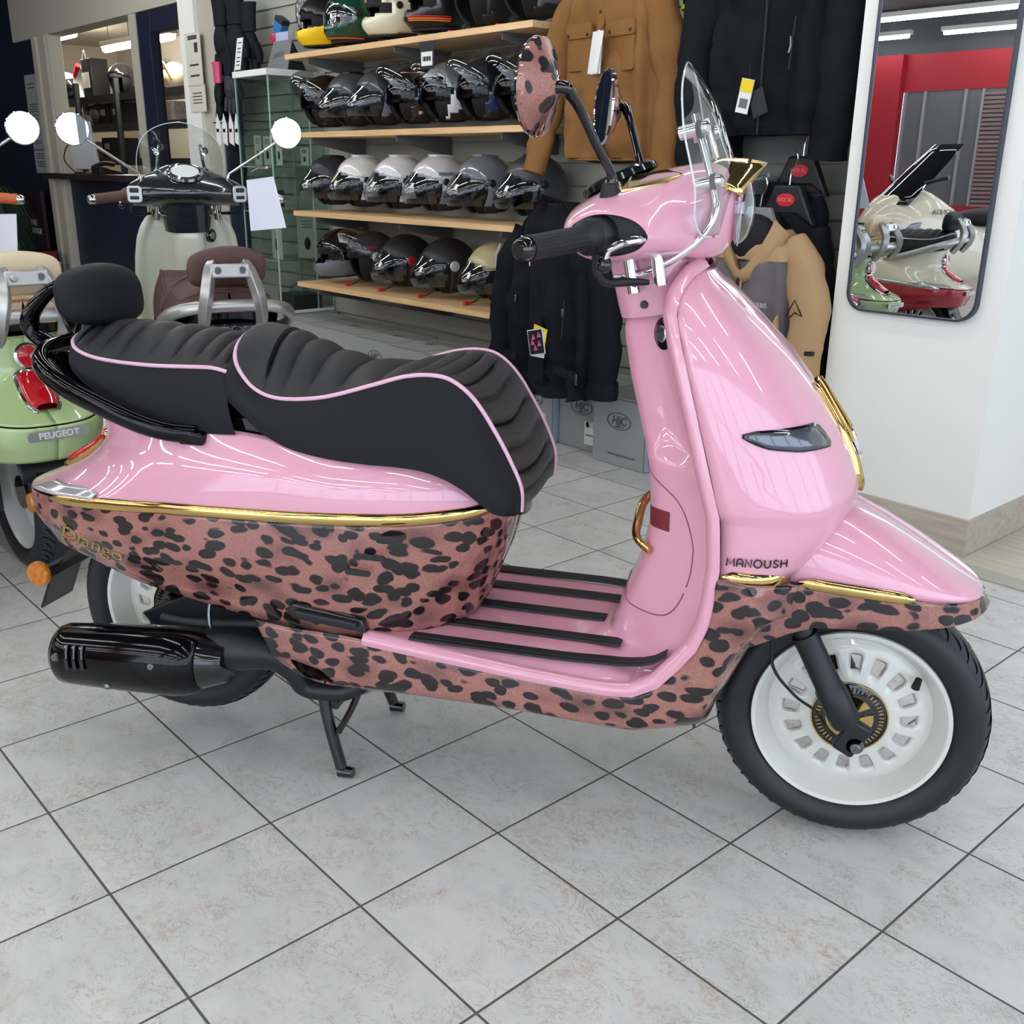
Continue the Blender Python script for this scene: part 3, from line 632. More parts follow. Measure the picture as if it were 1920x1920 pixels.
    rows = [cr(r, 4, closed=True) for r in st2]
    Vp, Fp = sheet(rows, wv=True, flip=False)
    mi = [1 if np.mean([Vp[i][0] for i in f]) < -.475 and st.get('dash') else 0 for f in Fp]
    o = mo('handlebar_cover', (Vp, Fp), [up if not st.get('cover') else st['cover'], M_BLK], root, ang=60)
    for s in (-1, 1):
        e = [A([x, s*.2035, z]) for x, z in secs[-1][1]]; cc = sum(e)/12; e2 = [cc+(p-cc)*.93+A([0, -s*.012, 0]) for p in e]
        rw = [cr(e, 4, closed=True), cr([cc+(p-cc)*.95 for p in e], 4, closed=True), cr(e2, 4, closed=True), cr([cc+(p-cc)*.02+A([0, -s*.012, 0]) for p in e], 4, closed=True)]
        mo('cover_recess', sheet(rw, wv=True, flip=(s > 0)), M_RUB, root)
        g0, g1 = A([-.452, s*.185, 1.066]), A([-.532, s*.335, 1.053])
        gp = lambda t: g0+(g1-g0)*t
        rr = []
        d = (g1-g0)/np.linalg.norm(g1-g0); u1 = np.cross(d, A([0, 0, 1.])); u1 /= np.linalg.norm(u1); u2 = np.cross(u1, d)
        for t, r, fl in ((.08, .027, 0), (.2, .027, 0), (.235, .023, 0), (.26, .0195, .2), (.32, .0185, 1), (.85, .0175, 1), (.9, .0185, .2), (.93, .019, 0), (.945, .014, 0)):
            rr.append([gp(t)+(r-.0014*fl*(.5+.5*math.cos(20*a)))*(math.cos(a)*u1+math.sin(a)*u2) for a in np.linspace(0, 2*PI, 80, endpoint=False)])
        mo('handlebar_grip', sheet(rr, wv=True, capu=True, flip=(s < 0)), st['grip'], root, ang=50)
        mo('bar_end', tube([gp(.94), gp(.97), gp(1.05), gp(1.07)], [.016, .0165, .0145, .011], 20), st['barend'], root)
        mo('brake_lever', tube([(-.385, s*.195, 1.062), (-.392, s*.215, 1.062), (-.412, s*.228, 1.058), (-.431, s*.232, 1.046), (-.436, s*.232, 1.032)], [.006, .009, .0085, .007, .007], 10, k=5, flat=(.8, 1.1)), M_CHR, root)
        mo('lever_knob', ball((-.436, s*.232, 1.026), .012), M_BLK, root)
        mo('switch_housing', tube([gp(-.02), gp(.1), gp(.16)], [.03, .03, .026], 16), st.get('switch', M_BLS), root)
        mo('throttle_cable', tube([gp(.1)+A([.005, 0, -.02]), gp(.1)+A([.008, 0, -.055]), (-.44, s*.185, .995), (-.415, s*.16, .995), (-.385, s*.13, .993)], [.008, .0065, .006, .007, .0045], 8, k=5), M_RUB, root)
        # mirrors
        mb = A([-.447, s*.152, 1.108]); ny = 10 if s < 0 else 26
        mc = A([-.532, s*.25, 1.268]); ma = math.radians(ny)
        n_ = A([-math.cos(ma), -s*math.sin(ma), .05]); n_ /= np.linalg.norm(n_)
        if main:
            mo('mirror_boot', lathe([(.016, -.004), (.0165, 0), (.012, .022), (.0085, .024), (.001, .024)], tuple(mb+A([0, 0, .008])), 'z', 20), M_RUB, root)
            back = mc-n_*.012
            pts = [mb+A([0, 0, .02]), mb+A([.001, -s*0, .045]), A([-.46, s*.178, 1.185]), A([-.482, s*.212, 1.238]), A([-.492, s*.232, 1.258]), back+A([.022, -s*.008, .0]), back+A([.004, 0, 0])]
            mo('mirror_stalk', tube(pts, [.0075, .0075, .0068, .0072, .009, .0095, .009], 12, k=6), M_BLK, root)
            R_ = .066
        else:
            pts = [mb+A([0, 0, .0]), mb+A([-.005, s*.02, .05]), mc+A([.05, -s*.03, -.04]), mc-n_*.01]
            mc = mc+A([0, s*.12, .02]); pts = [mb, mb+A([-.0, s*.01, .03]), mb+A([-.01, s*.03, .045]), mc+A([.01, -s*.05, -.04]), mc-n_*.008]
            mo('mirror_stalk', tube(pts, .005, 10, k=4), M_CHR, root); R_ = .056; n_ = A([-.98, -s*.12, .08]); n_ /= np.linalg.norm(n_)
        ax = n_; qx = Vector(ax).to_track_quat('Z', 'Y').to_matrix(); qm = A(qx)
        def place(VF): return [mc+qm@v for v in VF[0]], VF[1]
        mo('mirror_shell', place(lathe([(.001, -.024), (.02, -.022), (.035, -.013), (R_-.012, -.006), (R_, .0), (R_, .006), (R_-.003, .009)], (0, 0, 0), 'z', 40)), st['mir'], root)
        mo('mirror_glass', place(lathe([(.001, .0088), (R_-.003, .0088)], (0, 0, 0), 'z', 40)), M_MIR, root)
        if main: mo('mirror_ring', place(lathe([(R_-.004, .0085), (R_-.001, .0105), (R_+.001, .007)], (0, 0, 0), 'z', 40)), M_CHR, root)
    if not main:
        for s in (-1, 1):
            mo('switch_panel', tf(prism(rrect(.055, .06, .014), .008, lambda a, b, h: (-h, a, b)), loc=(-.512, s*.185, 1.070), rz=-s*.3), M_SIL, root, bevel=.003)
            mo('switch_button', tf(join(box((.008, .032, .016), (-.009, 0, .014)), box((.008, .032, .012), (-.009, 0, -.012))), loc=(-.512, s*.185, 1.070), rz=-s*.3), M_BLS, root, bevel=.003)
    # dash, instrument surround plates, headlamp
    rows = [[(x, y, z) for x, z in ((-.512, 1.107), (-.48, 1.132), (-.44, 1.149))] for y in np.linspace(-.1, .1, 5)]
    dl = lathe([(.001, .0), (.052, .0), (.058, .004), (.064, .0), (.066, -.01)], (0, 0, 0), 'z', 36)
    mo('instrument_dial', tf(dl, loc=(-.462, 0, 1.148), ry=-.42), st.get('dialrim', M_BLK), root)
    mo('dial_face', tf(lathe([(.001, .002), (.050, .002)], (0, 0, 0), 'z', 36), loc=(-.462, 0, 1.148), ry=-.42), st.get('dial', M_DIAL), root)
    if main:
        for s in (-1, 1):
            q = [(-.46, .145), (-.43, .152), (-.37, .118), (-.345, .085), (-.375, .062), (-.43, .06), (-.46, .075)]
            def cz(x, y):
                best = 0
                return float(np.interp(abs(y), [0, .045, .09, .13, .17], [np.interp(x, [-.5, -.43, -.36, -.3], v_) for v_ in ([1.118, 1.149, 1.166, 1.172], [1.117, 1.147, 1.162, 1.164], [1.111, 1.14, 1.15, 1.135], [1.106, 1.133, 1.128, 1.10], [1.097, 1.118, 1.09, 1.06])]))
            mo('gold_cover_plate', ([A([x, s*y, cz(x, y)+.006]) for x, y in q]+[A([x, s*y, cz(x, y)-.004]) for x, y in q], [tuple(range(7))]+[tuple(range(7, 14))[::-1]]+[(i, (i+1) % 7, 7+(i+1) % 7, 7+i) for i in range(7)]), gold, root, smooth=False)
        rows = [[A([x-abs(k)*sw_, w*k, z-abs(k)**1.15*dz]) for k in np.linspace(-1, 1, 13)] for x, w, z, dz, sw_ in ((-.325, .055, 1.173, .034, .01), (-.29, .064, 1.176, .040, .015), (-.255, .068, 1.174, .044, .022), (-.226, .066, 1.168, .046, .034))]
        mo('headlamp_visor', sheet(rows), gold, root, thick=.004)
        lv = [[(-.262+.028*math.cos(b)*1.0-.004, .056*math.sin(b)*math.cos(a), 1.10+.056*math.sin(b)*math.sin(a)) for a in np.linspace(0, 2*PI, 28, endpoint=False)] for b in np.linspace(.02, PI/2, 8)]
        mo('headlamp_lens', sheet(lv, wv=True), M_LENS, root)
        mo('headlamp_bowl', lathe([(.001, -.285), (.03, -.283), (.052, -.266), (.058, -.262)], (0, 0, 1.10), 'x', 28) if False else tf(lathe([(.001, -.02), (.03, -.018), (.052, -.002), (.058, .002)], (0, 0, 0), 'x', 28), loc=(-.264, 0, 1.10)), M_CHR, root)
    else:
        mo('headlamp_lens', tf(lathe([(.001, .02), (.03, .016), (.052, 0)], (0, 0, 0), 'x', 24), loc=(-.272, 0, 1.10)), M_SIG, root)
    return root
def windscreen(root, main=True):
    zz = [1.062, 1.066, 1.09, 1.13, 1.17, 1.21, 1.245, 1.275, 1.297, 1.312, 1.319]
    ww = [.10, .128, .15, .158, .160, .155, .143, .121, .09, .05, .01]
    xc = [-.275, -.274, -.270, -.266, -.274, -.289, -.303, -.32, -.336, -.350, -.357]
    rows = [[A([x-2.1*(w*k)**2, w*k, z]) for k in np.linspace(-1, 1, 23)] for z, w, x in zip(zz, ww, xc)]
    st_ = np.stack([cr(A(rows)[:, j], 4) for j in range(23)], 1)
    mo('windscreen', sheet(st_), M_SCR, root, ang=80)
    edge = np.concatenate([st_[:, 0], st_[::-1, -1]]); edge = np.concatenate([edge, st_[0, ::-1]])
    mo('screen_edge', tube(edge[:-1], .0016, 6, cap=False), M_EDG, root)
    for s in (-1, 1):
        mo('screen_bracket', tube([(-.445, s*.075, .992), (-.41, s*.105, 1.0), (-.36, s*.115, 1.022), (-.315, s*.115, 1.055), (-.292, s*.1, 1.10), (-.302, s*.09, 1.145), (-.335, s*.075, 1.24)], .0062, 12, k=8), M_CHR, root)
        for x, z in ((-.302, 1.142), (-.328, 1.218)):
            mo('bracket_clamp', tube([(x-.026, s*.087, z-.006), (x+.0, s*.092, z)], .0105, 16), M_CHR, root)
            mo('screen_bolt', join(tube([(x+.0, s*.092, z+.0), (x+.008, s*.093, z+.001)], .013, 16)), M_RUB, root)
            mo('screen_bolt_cap', tube([(x+.008, s*.093, z+.001), (x+.016, s*.094, z+.003), (x+.020, s*.0945, z+.003)], [.0115, .0105, .004], 16), M_CHR, root)
        for x, y, z in ((-.415, .104, 1.003), (-.372, .117, 1.018)):
            mo('bracket_clamp', tube([(x-.006, s*(y+.002), z+.028), (x+.006, s*(y+.008), z-.03)], .0105, 16), M_CHR, root)
# ================================================================== materials
M_PNK = mat('pink_lacquer', (222, 158, 178), .3, coat=1)
M_PNKD = mat('panel_seam_shadowless', (190, 110, 130), .6)
M_LEO = leopard()
M_GLD = mat('polished_gold', (208, 178, 114), .08, metal=1)
M_BLK = mat('gloss_black', (9, 10, 12), .12, coat=.6)
M_PIA = mat('piano_black', (3, 3, 5), .1, spec=.35)
M_BLS = mat('satin_black', (26, 28, 33), .42)
M_RUB = mat('black_rubber', (22, 22, 25), .55)
M_CHR = mat('chrome', (225, 227, 230), .06, metal=1)
M_STL = mat('bare_steel', (120, 122, 126), .3, metal=1)
M_STL2 = mat('cast_aluminium', (70, 72, 76), .45, metal=.7)
M_SIL = mat('silver_paint', (178, 178, 176), .32, metal=.75)
M_RED = mat('red_lens', (185, 8, 30), .12, coat=1)
M_AMB = mat('amber_reflector', (206, 122, 16), .25, coat=.6, noise=(90, (172, 92, 8), 1))
M_SIG = mat('clear_indicator_lens', (196, 192, 192), .12, metal=.45, coat=1)
M_SMK = mat('smoked_lens', (84, 86, 96), .1, metal=.35, coat=1)
M_LENS = clear('lamp_lens', (235, 238, 240), .14)
M_SCR = clear('clear_screen', (234, 238, 238), .10)
M_EDG = mat('screen_edge_acrylic', (205, 212, 214), .25, coat=1)
M_MIR = mat('mirror_silver', (235, 238, 240), .0, metal=1)
M_DIAL = mat('dial_face', (205, 208, 210), .3)
M_STK = mat('dark_red_sticker', (120, 42, 50), .4)
M_WHT = mat('white_lacquer', (214, 213, 205), .3, coat=.8)
M_LETH = mat('black_leather', (20, 22, 28), .5, spec=.3, bump=(900, .35))
M_LETHT = mat('black_ribbed_leather', (36, 36, 37), .38, spec=.45, bump=(700, .3))
M_PIPE = mat('pink_piping', (226, 178, 200), .4)
def tyre_mat():
    m, n, L, b = nodes_of('tyre_rubber')
    tc = n.new('ShaderNodeTexCoord'); sp = n.new('ShaderNodeSeparateXYZ'); L.new(tc.outputs['Object'], sp.inputs[0])
    # two wheels of one scooter: polar angle about the nearer axle
    isr = mth(n, L, 'LESS_THAN', sp.outputs[0], -.7)
    x = mth(n, L, 'ADD', sp.outputs[0], mth(n, L, 'MULTIPLY', isr, 1.352)); z = mth(n, L, 'SUBTRACT', mth(n, L, 'SUBTRACT', sp.outputs[2], .2365), mth(n, L, 'MULTIPLY', isr, .0355))
    an = mth(n, L, 'ARCTAN2', z, x); r = mth(n, L, 'SQRT', mth(n, L, 'ADD', mth(n, L, 'MULTIPLY', x, x), mth(n, L, 'MULTIPLY', z, z)))
    ay = mth(n, L, 'ABSOLUTE', sp.outputs[1])
    ph = mth(n, L, 'FRACT', mth(n, L, 'ADD', mth(n, L, 'MULTIPLY', an, 30/(2*PI)), mth(n, L, 'MULTIPLY', ay, -26)))
    g = mth(n, L, 'LESS_THAN', ph, .16); g = mth(n, L, 'MULTIPLY', g, mth(n, L, 'GREATER_THAN', r, .214)); g = mth(n, L, 'MULTIPLY', g, mth(n, L, 'GREATER_THAN', ay, .014))
    l2 = mth(n, L, 'LESS_THAN', mth(n, L, 'ABSOLUTE', mth(n, L, 'SUBTRACT', ay, .017)), .0012); g = l2
    tr = mth(n, L, 'GREATER_THAN', r, .224); L.new(mixc(n, L, g, mixc(n, L, tr, lin((26, 27, 32)), lin((40, 43, 50))), lin((5, 5, 6))), b.inputs['Base Color']); b.inputs['Roughness'].default_value = .5  # light on the tread put into its colour: lighter, bluer than the sidewall
    p = n.new('ShaderNodeBump'); p.inputs['Distance'].default_value = .003; p.inputs['Strength'].default_value = 1; L.new(mth(n, L, 'SUBTRACT', 1, g), p.inputs['Height']); L.new(p.outputs[0], b.inputs['Normal'])
    return m
M_TYR = tyre_mat(); M_GRV = mat('tread_groove_black', (4, 4, 5), .9, spec=.1)
def floor_mat():
    m, n, L, b = nodes_of('floor_tiles'); tc = n.new('ShaderNodeTexCoord'); sp = n.new('ShaderNodeSeparateXYZ'); L.new(tc.outputs['Object'], sp.inputs[0])
    # the tile grid runs with the walls; object axes are the room axes
    gu = mth(n, L, 'DIVIDE', mth(n, L, 'SUBTRACT', sp.outputs[0], GU), .3); gv = mth(n, L, 'DIVIDE', mth(n, L, 'SUBTRACT', sp.outputs[1], GV), .3)
    def edge(q):
        f = mth(n, L, 'FRACT', q); return mth(n, L, 'MINIMUM', f, mth(n, L, 'SUBTRACT', 1, f))
    e = mth(n, L, 'MINIMUM', edge(gu), edge(gv)); jn = n.new('ShaderNodeMapRange'); L.new(e, jn.inputs[0]); jn.inputs['From Min'].default_value = .0055; jn.inputs['From Max'].default_value = .0085
    cx = n.new('ShaderNodeCombineXYZ'); L.new(mth(n, L, 'FLOOR', gu), cx.inputs[0]); L.new(mth(n, L, 'FLOOR', gv), cx.inputs[1])
    wn = n.new('ShaderNodeTexWhiteNoise'); wn.noise_dimensions = '3D'; L.new(cx.outputs[0], wn.inputs[0])
    off = n.new('ShaderNodeVectorMath'); off.operation = 'MULTIPLY_ADD'; L.new(wn.outputs['Color'], off.inputs[0]); off.inputs[1].default_value = (9, 9, 9); L.new(tc.outputs['Object'], off.inputs[2])
    def noi(s, d, dist=0., ro=.6, sc=(1, 1, 1)):
        mp = n.new('ShaderNodeMapping'); mp.inputs['Scale'].default_value = sc; L.new(off.outputs[0], mp.inputs[0])
        t = n.new('ShaderNodeTexNoise'); t.inputs['Scale'].default_value = s; t.inputs['Detail'].default_value = d; t.inputs['Distortion'].default_value = dist; t.inputs['Roughness'].default_value = ro; L.new(mp.outputs[0], t.inputs[0]); return t.outputs[0]
    def mr(q, a, c, lo=0, hi=1):
        t = n.new('ShaderNodeMapRange'); L.new(q, t.inputs[0]); t.inputs['From Min'].default_value = a; t.inputs['From Max'].default_value = c; t.inputs['To Min'].default_value = lo; t.inputs['To Max'].default_value = hi; return t.outputs[0]
    sw = (1, 1.6, 1)
    c = mixc(n, L, mr(noi(7, 3, .5, sc=sw), .35, .7), lin((214, 213, 208)), lin((200, 200, 196)))
    c = mixc(n, L, mth(n, L, 'MULTIPLY', mr(noi(9, 4, .6), .55, .75), mr(noi(60, 4, 1.5), .45, .62)), c, lin((176, 152, 128)))
    c = mixc(n, L, mth(n, L, 'MULTIPLY', mr(noi(14, 3, .8), .5, .7), mr(noi(160, 4, 2.5, .7), .50, .62, 0, .75)), c, lin((128, 124, 120)))
    vein = mr(mth(n, L, 'ABSOLUTE', mth(n, L, 'SUBTRACT', noi(13, 6, 2.2, .65, sc=(1, 1.4, 1)), .5)), .0, .012, 1, 0)
    c = mixc(n, L, mth(n, L, 'MULTIPLY', vein, mr(noi(6, 2), .42, .56, 0, .85)), c, lin((140, 130, 120)))
    hsv = n.new('ShaderNodeHueSaturation'); L.new(c, hsv.inputs['Color']); L.new(mth(n, L, 'MULTIPLY_ADD', wn.outputs['Value'], .05, .97), hsv.inputs['Value'])
    c = mixc(n, L, jn.outputs[0], lin((88, 88, 84)), hsv.outputs[0])
    L.new(c, b.inputs['Base Color']); L.new(mr(jn.outputs[0], 0, 1, .8, .34), b.inputs['Roughness']); b.inputs['Specular IOR Level'].default_value = .42
    p = n.new('ShaderNodeBump'); p.inputs['Strength'].default_value = .5; p.inputs['Distance'].default_value = .002; L.new(jn.outputs[0], p.inputs['Height']); L.new(p.outputs[0], b.inputs['Normal'])
    return m
_t = A([-1.42582515, -0.40853784, 0]); GU, GV = float(_t@UU), float(_t@VV)
def wood_mat(name, c1, c2, sc=(2, 40, 40), rough=.5):
    m, n, L, b = nodes_of(name); tc = n.new('ShaderNodeTexCoord'); mp = n.new('ShaderNodeMapping'); mp.inputs['Scale'].default_value = sc; L.new(tc.outputs['Object'], mp.inputs[0])
    t = n.new('ShaderNodeTexNoise'); t.inputs['Scale'].default_value = 1; t.inputs['Detail'].default_value = 6; t.inputs['Distortion'].default_value = .6; L.new(mp.outputs[0], t.inputs[0])
    r = n.new('ShaderNodeValToRGB'); r.color_ramp.elements[0].position = .35; r.color_ramp.elements[1].position = .65; r.color_ramp.elements[0].color = lin(c1); r.color_ramp.elements[1].color = lin(c2)
    L.new(t.outputs[0], r.inputs[0]); L.new(r.outputs[0], b.inputs['Base Color']); b.inputs['Roughness'].default_value = rough; return m
M_SHELF = wood_mat('light_oak', (206, 166, 116), (226, 190, 144))
M_SKIRT = wood_mat('grey_oak_skirting', (168, 156, 142), (190, 178, 164), (3, 60, 60))
M_WALLW = mat('white_wall_paint', (226, 226, 220), .8, bump=(60, .04))
M_SLAT = mat('slat_wall_panel', (156, 157, 148), .55)
M_PILLAR = mat('pillar_paint', (232, 232, 226), .75)
M_NAVY = mat('navy_paint', (22, 29, 48), .5)
M_BEAM = mat('cream_beam_paint', (176, 172, 158), .7)
M_CEIL = mat('dark_ceiling', (66, 68, 72), .8)
M_REDW = mat('red_wall_paint', (150, 22, 36), .6)
M_TUBE = mat('lit_tube', (250, 251, 253), .5, emit=18); M_TUBEB = mat('lit_tube_back_room', (255, 246, 228), .5, emit=85)
M_HOUS = mat('lamp_housing', (205, 205, 200), .5)

# ================================================================== room shell (mesh axes = room axes)
def rbox(name, u0, u1, v0, v1, z0, z1, m, **k):
    return mo(name, box((u1-u0, v1-v0, z1-z0), ((u0+u1)/2, (v0+v1)/2, (z0+z1)/2)), m, rot=ROT, smooth=False, **k)
VW = 2.0; VM = -8.6; CH = 3.0
def PV(x, y, v):
    """room point (u, v, z) that the camera sees at photo position (x, y) on the upright plane v"""
    d = RW.T@A([(x-960)/1917.4, (y-960)/1917.4, 1]); P = CW+d*(v-CW@VV)/(d@VV); return A([P@UU, P@VV, P[2]])
struct(rbox('floor', -14, 4.5, VM, 5.4, -.1, 0, floor_mat()))
struct(rbox('ceiling', -14, 4.5, VM, 5.4, CH, CH+.1, M_CEIL))
def slat():
    V, F = [], []
    for z in np.arange(-.02, CH, .1):
        V, F = join((V, F), box((5.1, .018, .09), (-5.9+2.55, VW-.009, z+.05)))
    return join((V, F), box((5.1, .1, CH), (-3.35, VW+.05, CH/2)))
struct(mo('wall_back', slat(), M_SLAT, rot=ROT, smooth=False))
# left part of the same wall: cream beam, posts, counter opening, navy door frame
struct(rbox('trim_1', -10.36, -5.9, VW-.03, VW+.14, 2.245, CH, M_BEAM))
struct(rbox('wall_navy', -14, -9.86, VW, VW+.1, 0, CH, M_NAVY))
struct(mo('trim_2', join(box((.43, .12, 2.245), (-9.6, VW+.02, 1.1225)), box((.10, .03, 2.245), (-9.7, VW-.05, 1.1225)), box((.06, .03, 2.245), (-9.44, VW-.05, 1.1225))), M_BEAM, rot=ROT, smooth=False, bevel=.004))
struct(rbox('trim_3', -7.63, -7.5, VW-.02, VW+.1, 0, 2.245, M_BEAM))
struct(rbox('wall_counter', -9.39, -7.63, VW+.01, VW+.08, 0, 1.02, M_NAVY))
struct(mo('door_1', join(box((.24, .07, 2.245), (-7.37, VW+.02, 1.1225)), box((.54, .07, .15), (-6.98, VW+.02, 2.165)), box((.03, .06, 2.09), (-7.23, VW-.01, 1.045))), M_NAVY, rot=ROT, smooth=False, bevel=.003))
struct(rbox('trim_4', -6.71, -6.47, VW-.04, VW+.1, 0, CH, M_PILLAR))
struct(rbox('wall_cream', -6.47, -6.22, VW-.01, VW+.1, 0, CH, M_BEAM))
struct(rbox('wall_navy_strip', -6.22, -5.9, VW, VW+.1, 0, CH, M_NAVY))
# back room
M_BR = mat('back_room_paint', (206, 198, 184), .8)
struct(rbox('wall_back_room', -14, -5.6, 4.4, 4.5, 0, CH, M_BR)); struct(rbox('wall_back_room_left', -13.95, -13.9, VW+.1, 4.4, 0, CH, M_BR)); struct(rbox('wall_back_room_side', -5.7, -5.6, VW+.1, 4.4, 0, CH, M_BR)); struct(rbox('ceiling_back_room', -14, -5.6, VW+.15, 4.4, 2.62, 2.66, M_BR))
# pillar with the wall mirror
struct(rbox('wall_pillar', -1.045, -.49, 1.534, 2.35, 0, CH, M_PILLAR))
struct(rbox('baseboard_pillar', -1.05, -.484, 1.524, 2.352, 0, .125, M_SKIRT, bevel=.002))
struct(rbox('wall_beyond', -.49, 4.5, 3.2, 3.3, 0, CH, M_WALLW))
struct(rbox('baseboard_beyond', -.49, 4.5, 3.188, 3.2, 0, .12, M_SKIRT))
struct(rbox('trim_5', -.482, 4.5, 1.395, 1.475, 0, .007, mat('threshold_strip', (176, 172, 160), .5), bevel=.003))
struct(rbox('floor_wood', -.482, 4.5, 1.475, 3.2, -.01, .006, wood_mat('pale_plank_floor', (186, 176, 156), (206, 196, 176), (3, 40, 40), .4)))
struct(rbox('wall_left', -14.1, -14, VM, 5.4, 0, CH, M_NAVY))
# glazed shop front on the right, open to the daylight
M_FRM = mat('window_frame_white', (150, 154, 160), .4)
for i, v in enumerate((-8.6, -7.3, -6.0, -4.7, -3.4, -2.1, -.8, .5, 1.8, 3.1)):
    struct(rbox('window_%d' % (i+1), 4.43, 4.5, v-.04, v+.04, 0, CH, M_FRM))
struct(rbox('trim_6', 4.42, 4.5, VM, 3.3, 2.6, CH, M_FRM)); struct(rbox('trim_7', 4.42, 4.5, VM, 3.3, 0, .3, M_FRM)); struct(rbox('trim_8', 4.44, 4.5, VM, 3.3, 1.02, 1.08, M_FRM))
# far side of the shop: red wall above a grey glazed workshop front, glazing on the right
struct(rbox('wall_front', -14, -1.2, VM-.1, VM, 2.12, 2.56, M_REDW)); struct(rbox('wall_front_upper', -14, -1.2, VM-.1, VM, 2.56, CH, M_CEIL))
struct(rbox('wall_red', -14, -6.45, VM, VM+.12, 0, 2.56, M_REDW)); struct(rbox('wall_front_lower', -6.45, -1.2, VM-.1, VM, 0, .75, M_REDW))
struct(rbox('wall_workshop', -6.45, -1.2, VM-.08, VM-.02, .75, 2.12, mat('grey_panel_glass', (96, 96, 100), .25)))
for i, u in enumerate((-6.42, -6.15, -5.62, -5.4, -4.9)): struct(rbox('trim_%d' % (9+i), u-.015, u+.015, VM-.03, VM+.02, .75, 2.12, mat('grey_mullion', (136, 134, 136), .5)))
def shutter():
    V, F = [], []
    for z in np.arange(.76, 2.1, .05): V, F = join((V, F), box((.46, .03, .03), (-5.15, VM+.0, z)))
    return V, F
struct(mo('window_shutter', shutter(), mat('shutter_slats', (126, 100, 100), .5), rot=ROT, smooth=False))
for i, u in enumerate((-1.2, .2, 1.6, 3.0, 4.4)): struct(rbox('window_%d' % (i+11), u-.04, u+.04, VM, VM+.07, 0, CH, M_FRM))
struct(rbox('trim_14', -1.2, 4.5, VM, VM+.09, 2.6, CH, M_FRM)); struct(rbox('trim_15', -1.2, 4.5, VM, VM+.09, 0, .3, M_FRM)); struct(rbox('trim_16', -1.2, 4.5, VM, VM+.07, 1.25, 1.31, M_FRM))
# ceiling tubes
def lamp(u, v, z=2.72, L=1.5, lab=None, grp='fluorescent ceiling lamps'):
    t = thing('ceiling_lamp', lab or 'long white fluorescent ceiling lamp in the shop', 'lamp', tuple(R3(u, v, z)), ANG, grp)
    mo('lamp_housing', box((L+.06, .09, .05), (0, 0, .045)), M_HOUS, t, bevel=.006)
    mo('lamp_tube', tube([(-L/2, 0, 0), (L/2, 0, 0)], .022 if grp else .035, 10), M_TUBE if grp else M_TUBEB, t)
    for s in (-1, 1):
        if z < 2.65 or u > -6.5 or v < 2: mo('lamp_hanger', tube([(s*L*.35, 0, .06), (s*L*.35, 0, (CH if v < 2 else 2.62)-z)], .004, 6), M_STL, t)
for v in (-8.1, -6.6, -5.1, -3.6, -2.1, -.6, .75):
    for u in (-6.95, -5.0, -3.1, -1.2, .8, 2.8):
        OR = ('first', 'second', 'third', 'fourth', 'fifth', 'sixth', 'seventh')
        lamp(u, v, lab='long ceiling tube lamp, %s row from red wall, %s from back room' % (OR[(-8.1, -6.6, -5.1, -3.6, -2.1, -.6, .75).index(v)], OR[(-6.95, -5.0, -3.1, -1.2, .8, 2.8).index(u)]))
lamp(-10.35, 3.0, 2.29, .75, 'short bright tube lamp in the back room seen through the counter opening', None)
lamp(-9.35, 3.0, 2.29, .5, 'short bright tube lamp in the back room seen through the door opening', None)
lamp(-11.85, 3.0, 2.5, .6, 'small bright tube lamp high in the back room beside the red post', None)

# ================================================================== the pink scooter
ST = dict(name_='', up=M_PNK, low=M_LEO, trim=M_GLD, seat=M_LETHT, seat_side=M_LETH, pipe=M_PIPE, rail=M_PIA, rail_trim=M_GLD, pad=M_LETH, inner=M_PNK, seamm=mat('seam_line', (150, 84, 100), .6),
          grip=M_RUB, barend=M_BLK, wheel=M_WHT, tyre=M_TYR, mir=M_LEO, dash=1)
root = build_scooter('pink_scooter', 'pink scooter with leopard-print lower panels, gold trim and white wheels', ST, main=True)
windscreen(root)
GL = {'M': (.9, [[(0, 0), (.05, 1), (.45, .3), (.85, 1), (.9, 0)]]), 'A': (.72, [[(0, 0), (0, .6), (.1, .9), (.36, 1), (.62, .9), (.72, .6), (.72, 0)], [(0, .36), (.72, .36)]]), 'N': (.7, [[(0, 0), (0, 1), (.7, 0), (.7, 1)]]),
      'O': (.95, [[(.475+.475*math.cos(a), .5+.5*math.sin(a)) for a in np.linspace(0, 2*PI, 17)]]), 'U': (.7, [[(0, 1), (0, .35), (.1, .1), (.35, 0), (.6, .1), (.7, .35), (.7, 1)]]),
      'S': (.6, [[(.56, .86), (.33, 1), (.08, .86), (.09, .64), (.5, .42), (.58, .18), (.32, 0), (.02, .14)]]), 'H': (.7, [[(0, 0), (0, 1)], [(.7, 0), (.7, 1)], [(0, .5), (.7, .5)]])}
x_ = -.2265; sc_ = .0132
for ch in 'MANOUSH':
    w_, st_ = GL[ch]; parts = []
    for ln in st_:
        q = [(x_+a*sc_*.96, .5645+b*sc_) for a, b in ln]; parts.append(tube([(a, fairY(a, b)-.0036, b) for a, b in q], .00125, 6))
    mo('fairing_lettering', join(*parts), mat('black_print', (36, 26, 34), .5), root); x_ += w_*sc_*.96+.0042
mo('cover_screw', lathe([(.001, -.003), (.005, -.003), (.0065, -.001), (.007, .003)], (-.396, -.0895, .953), 'y', 16), M_BLK, root)
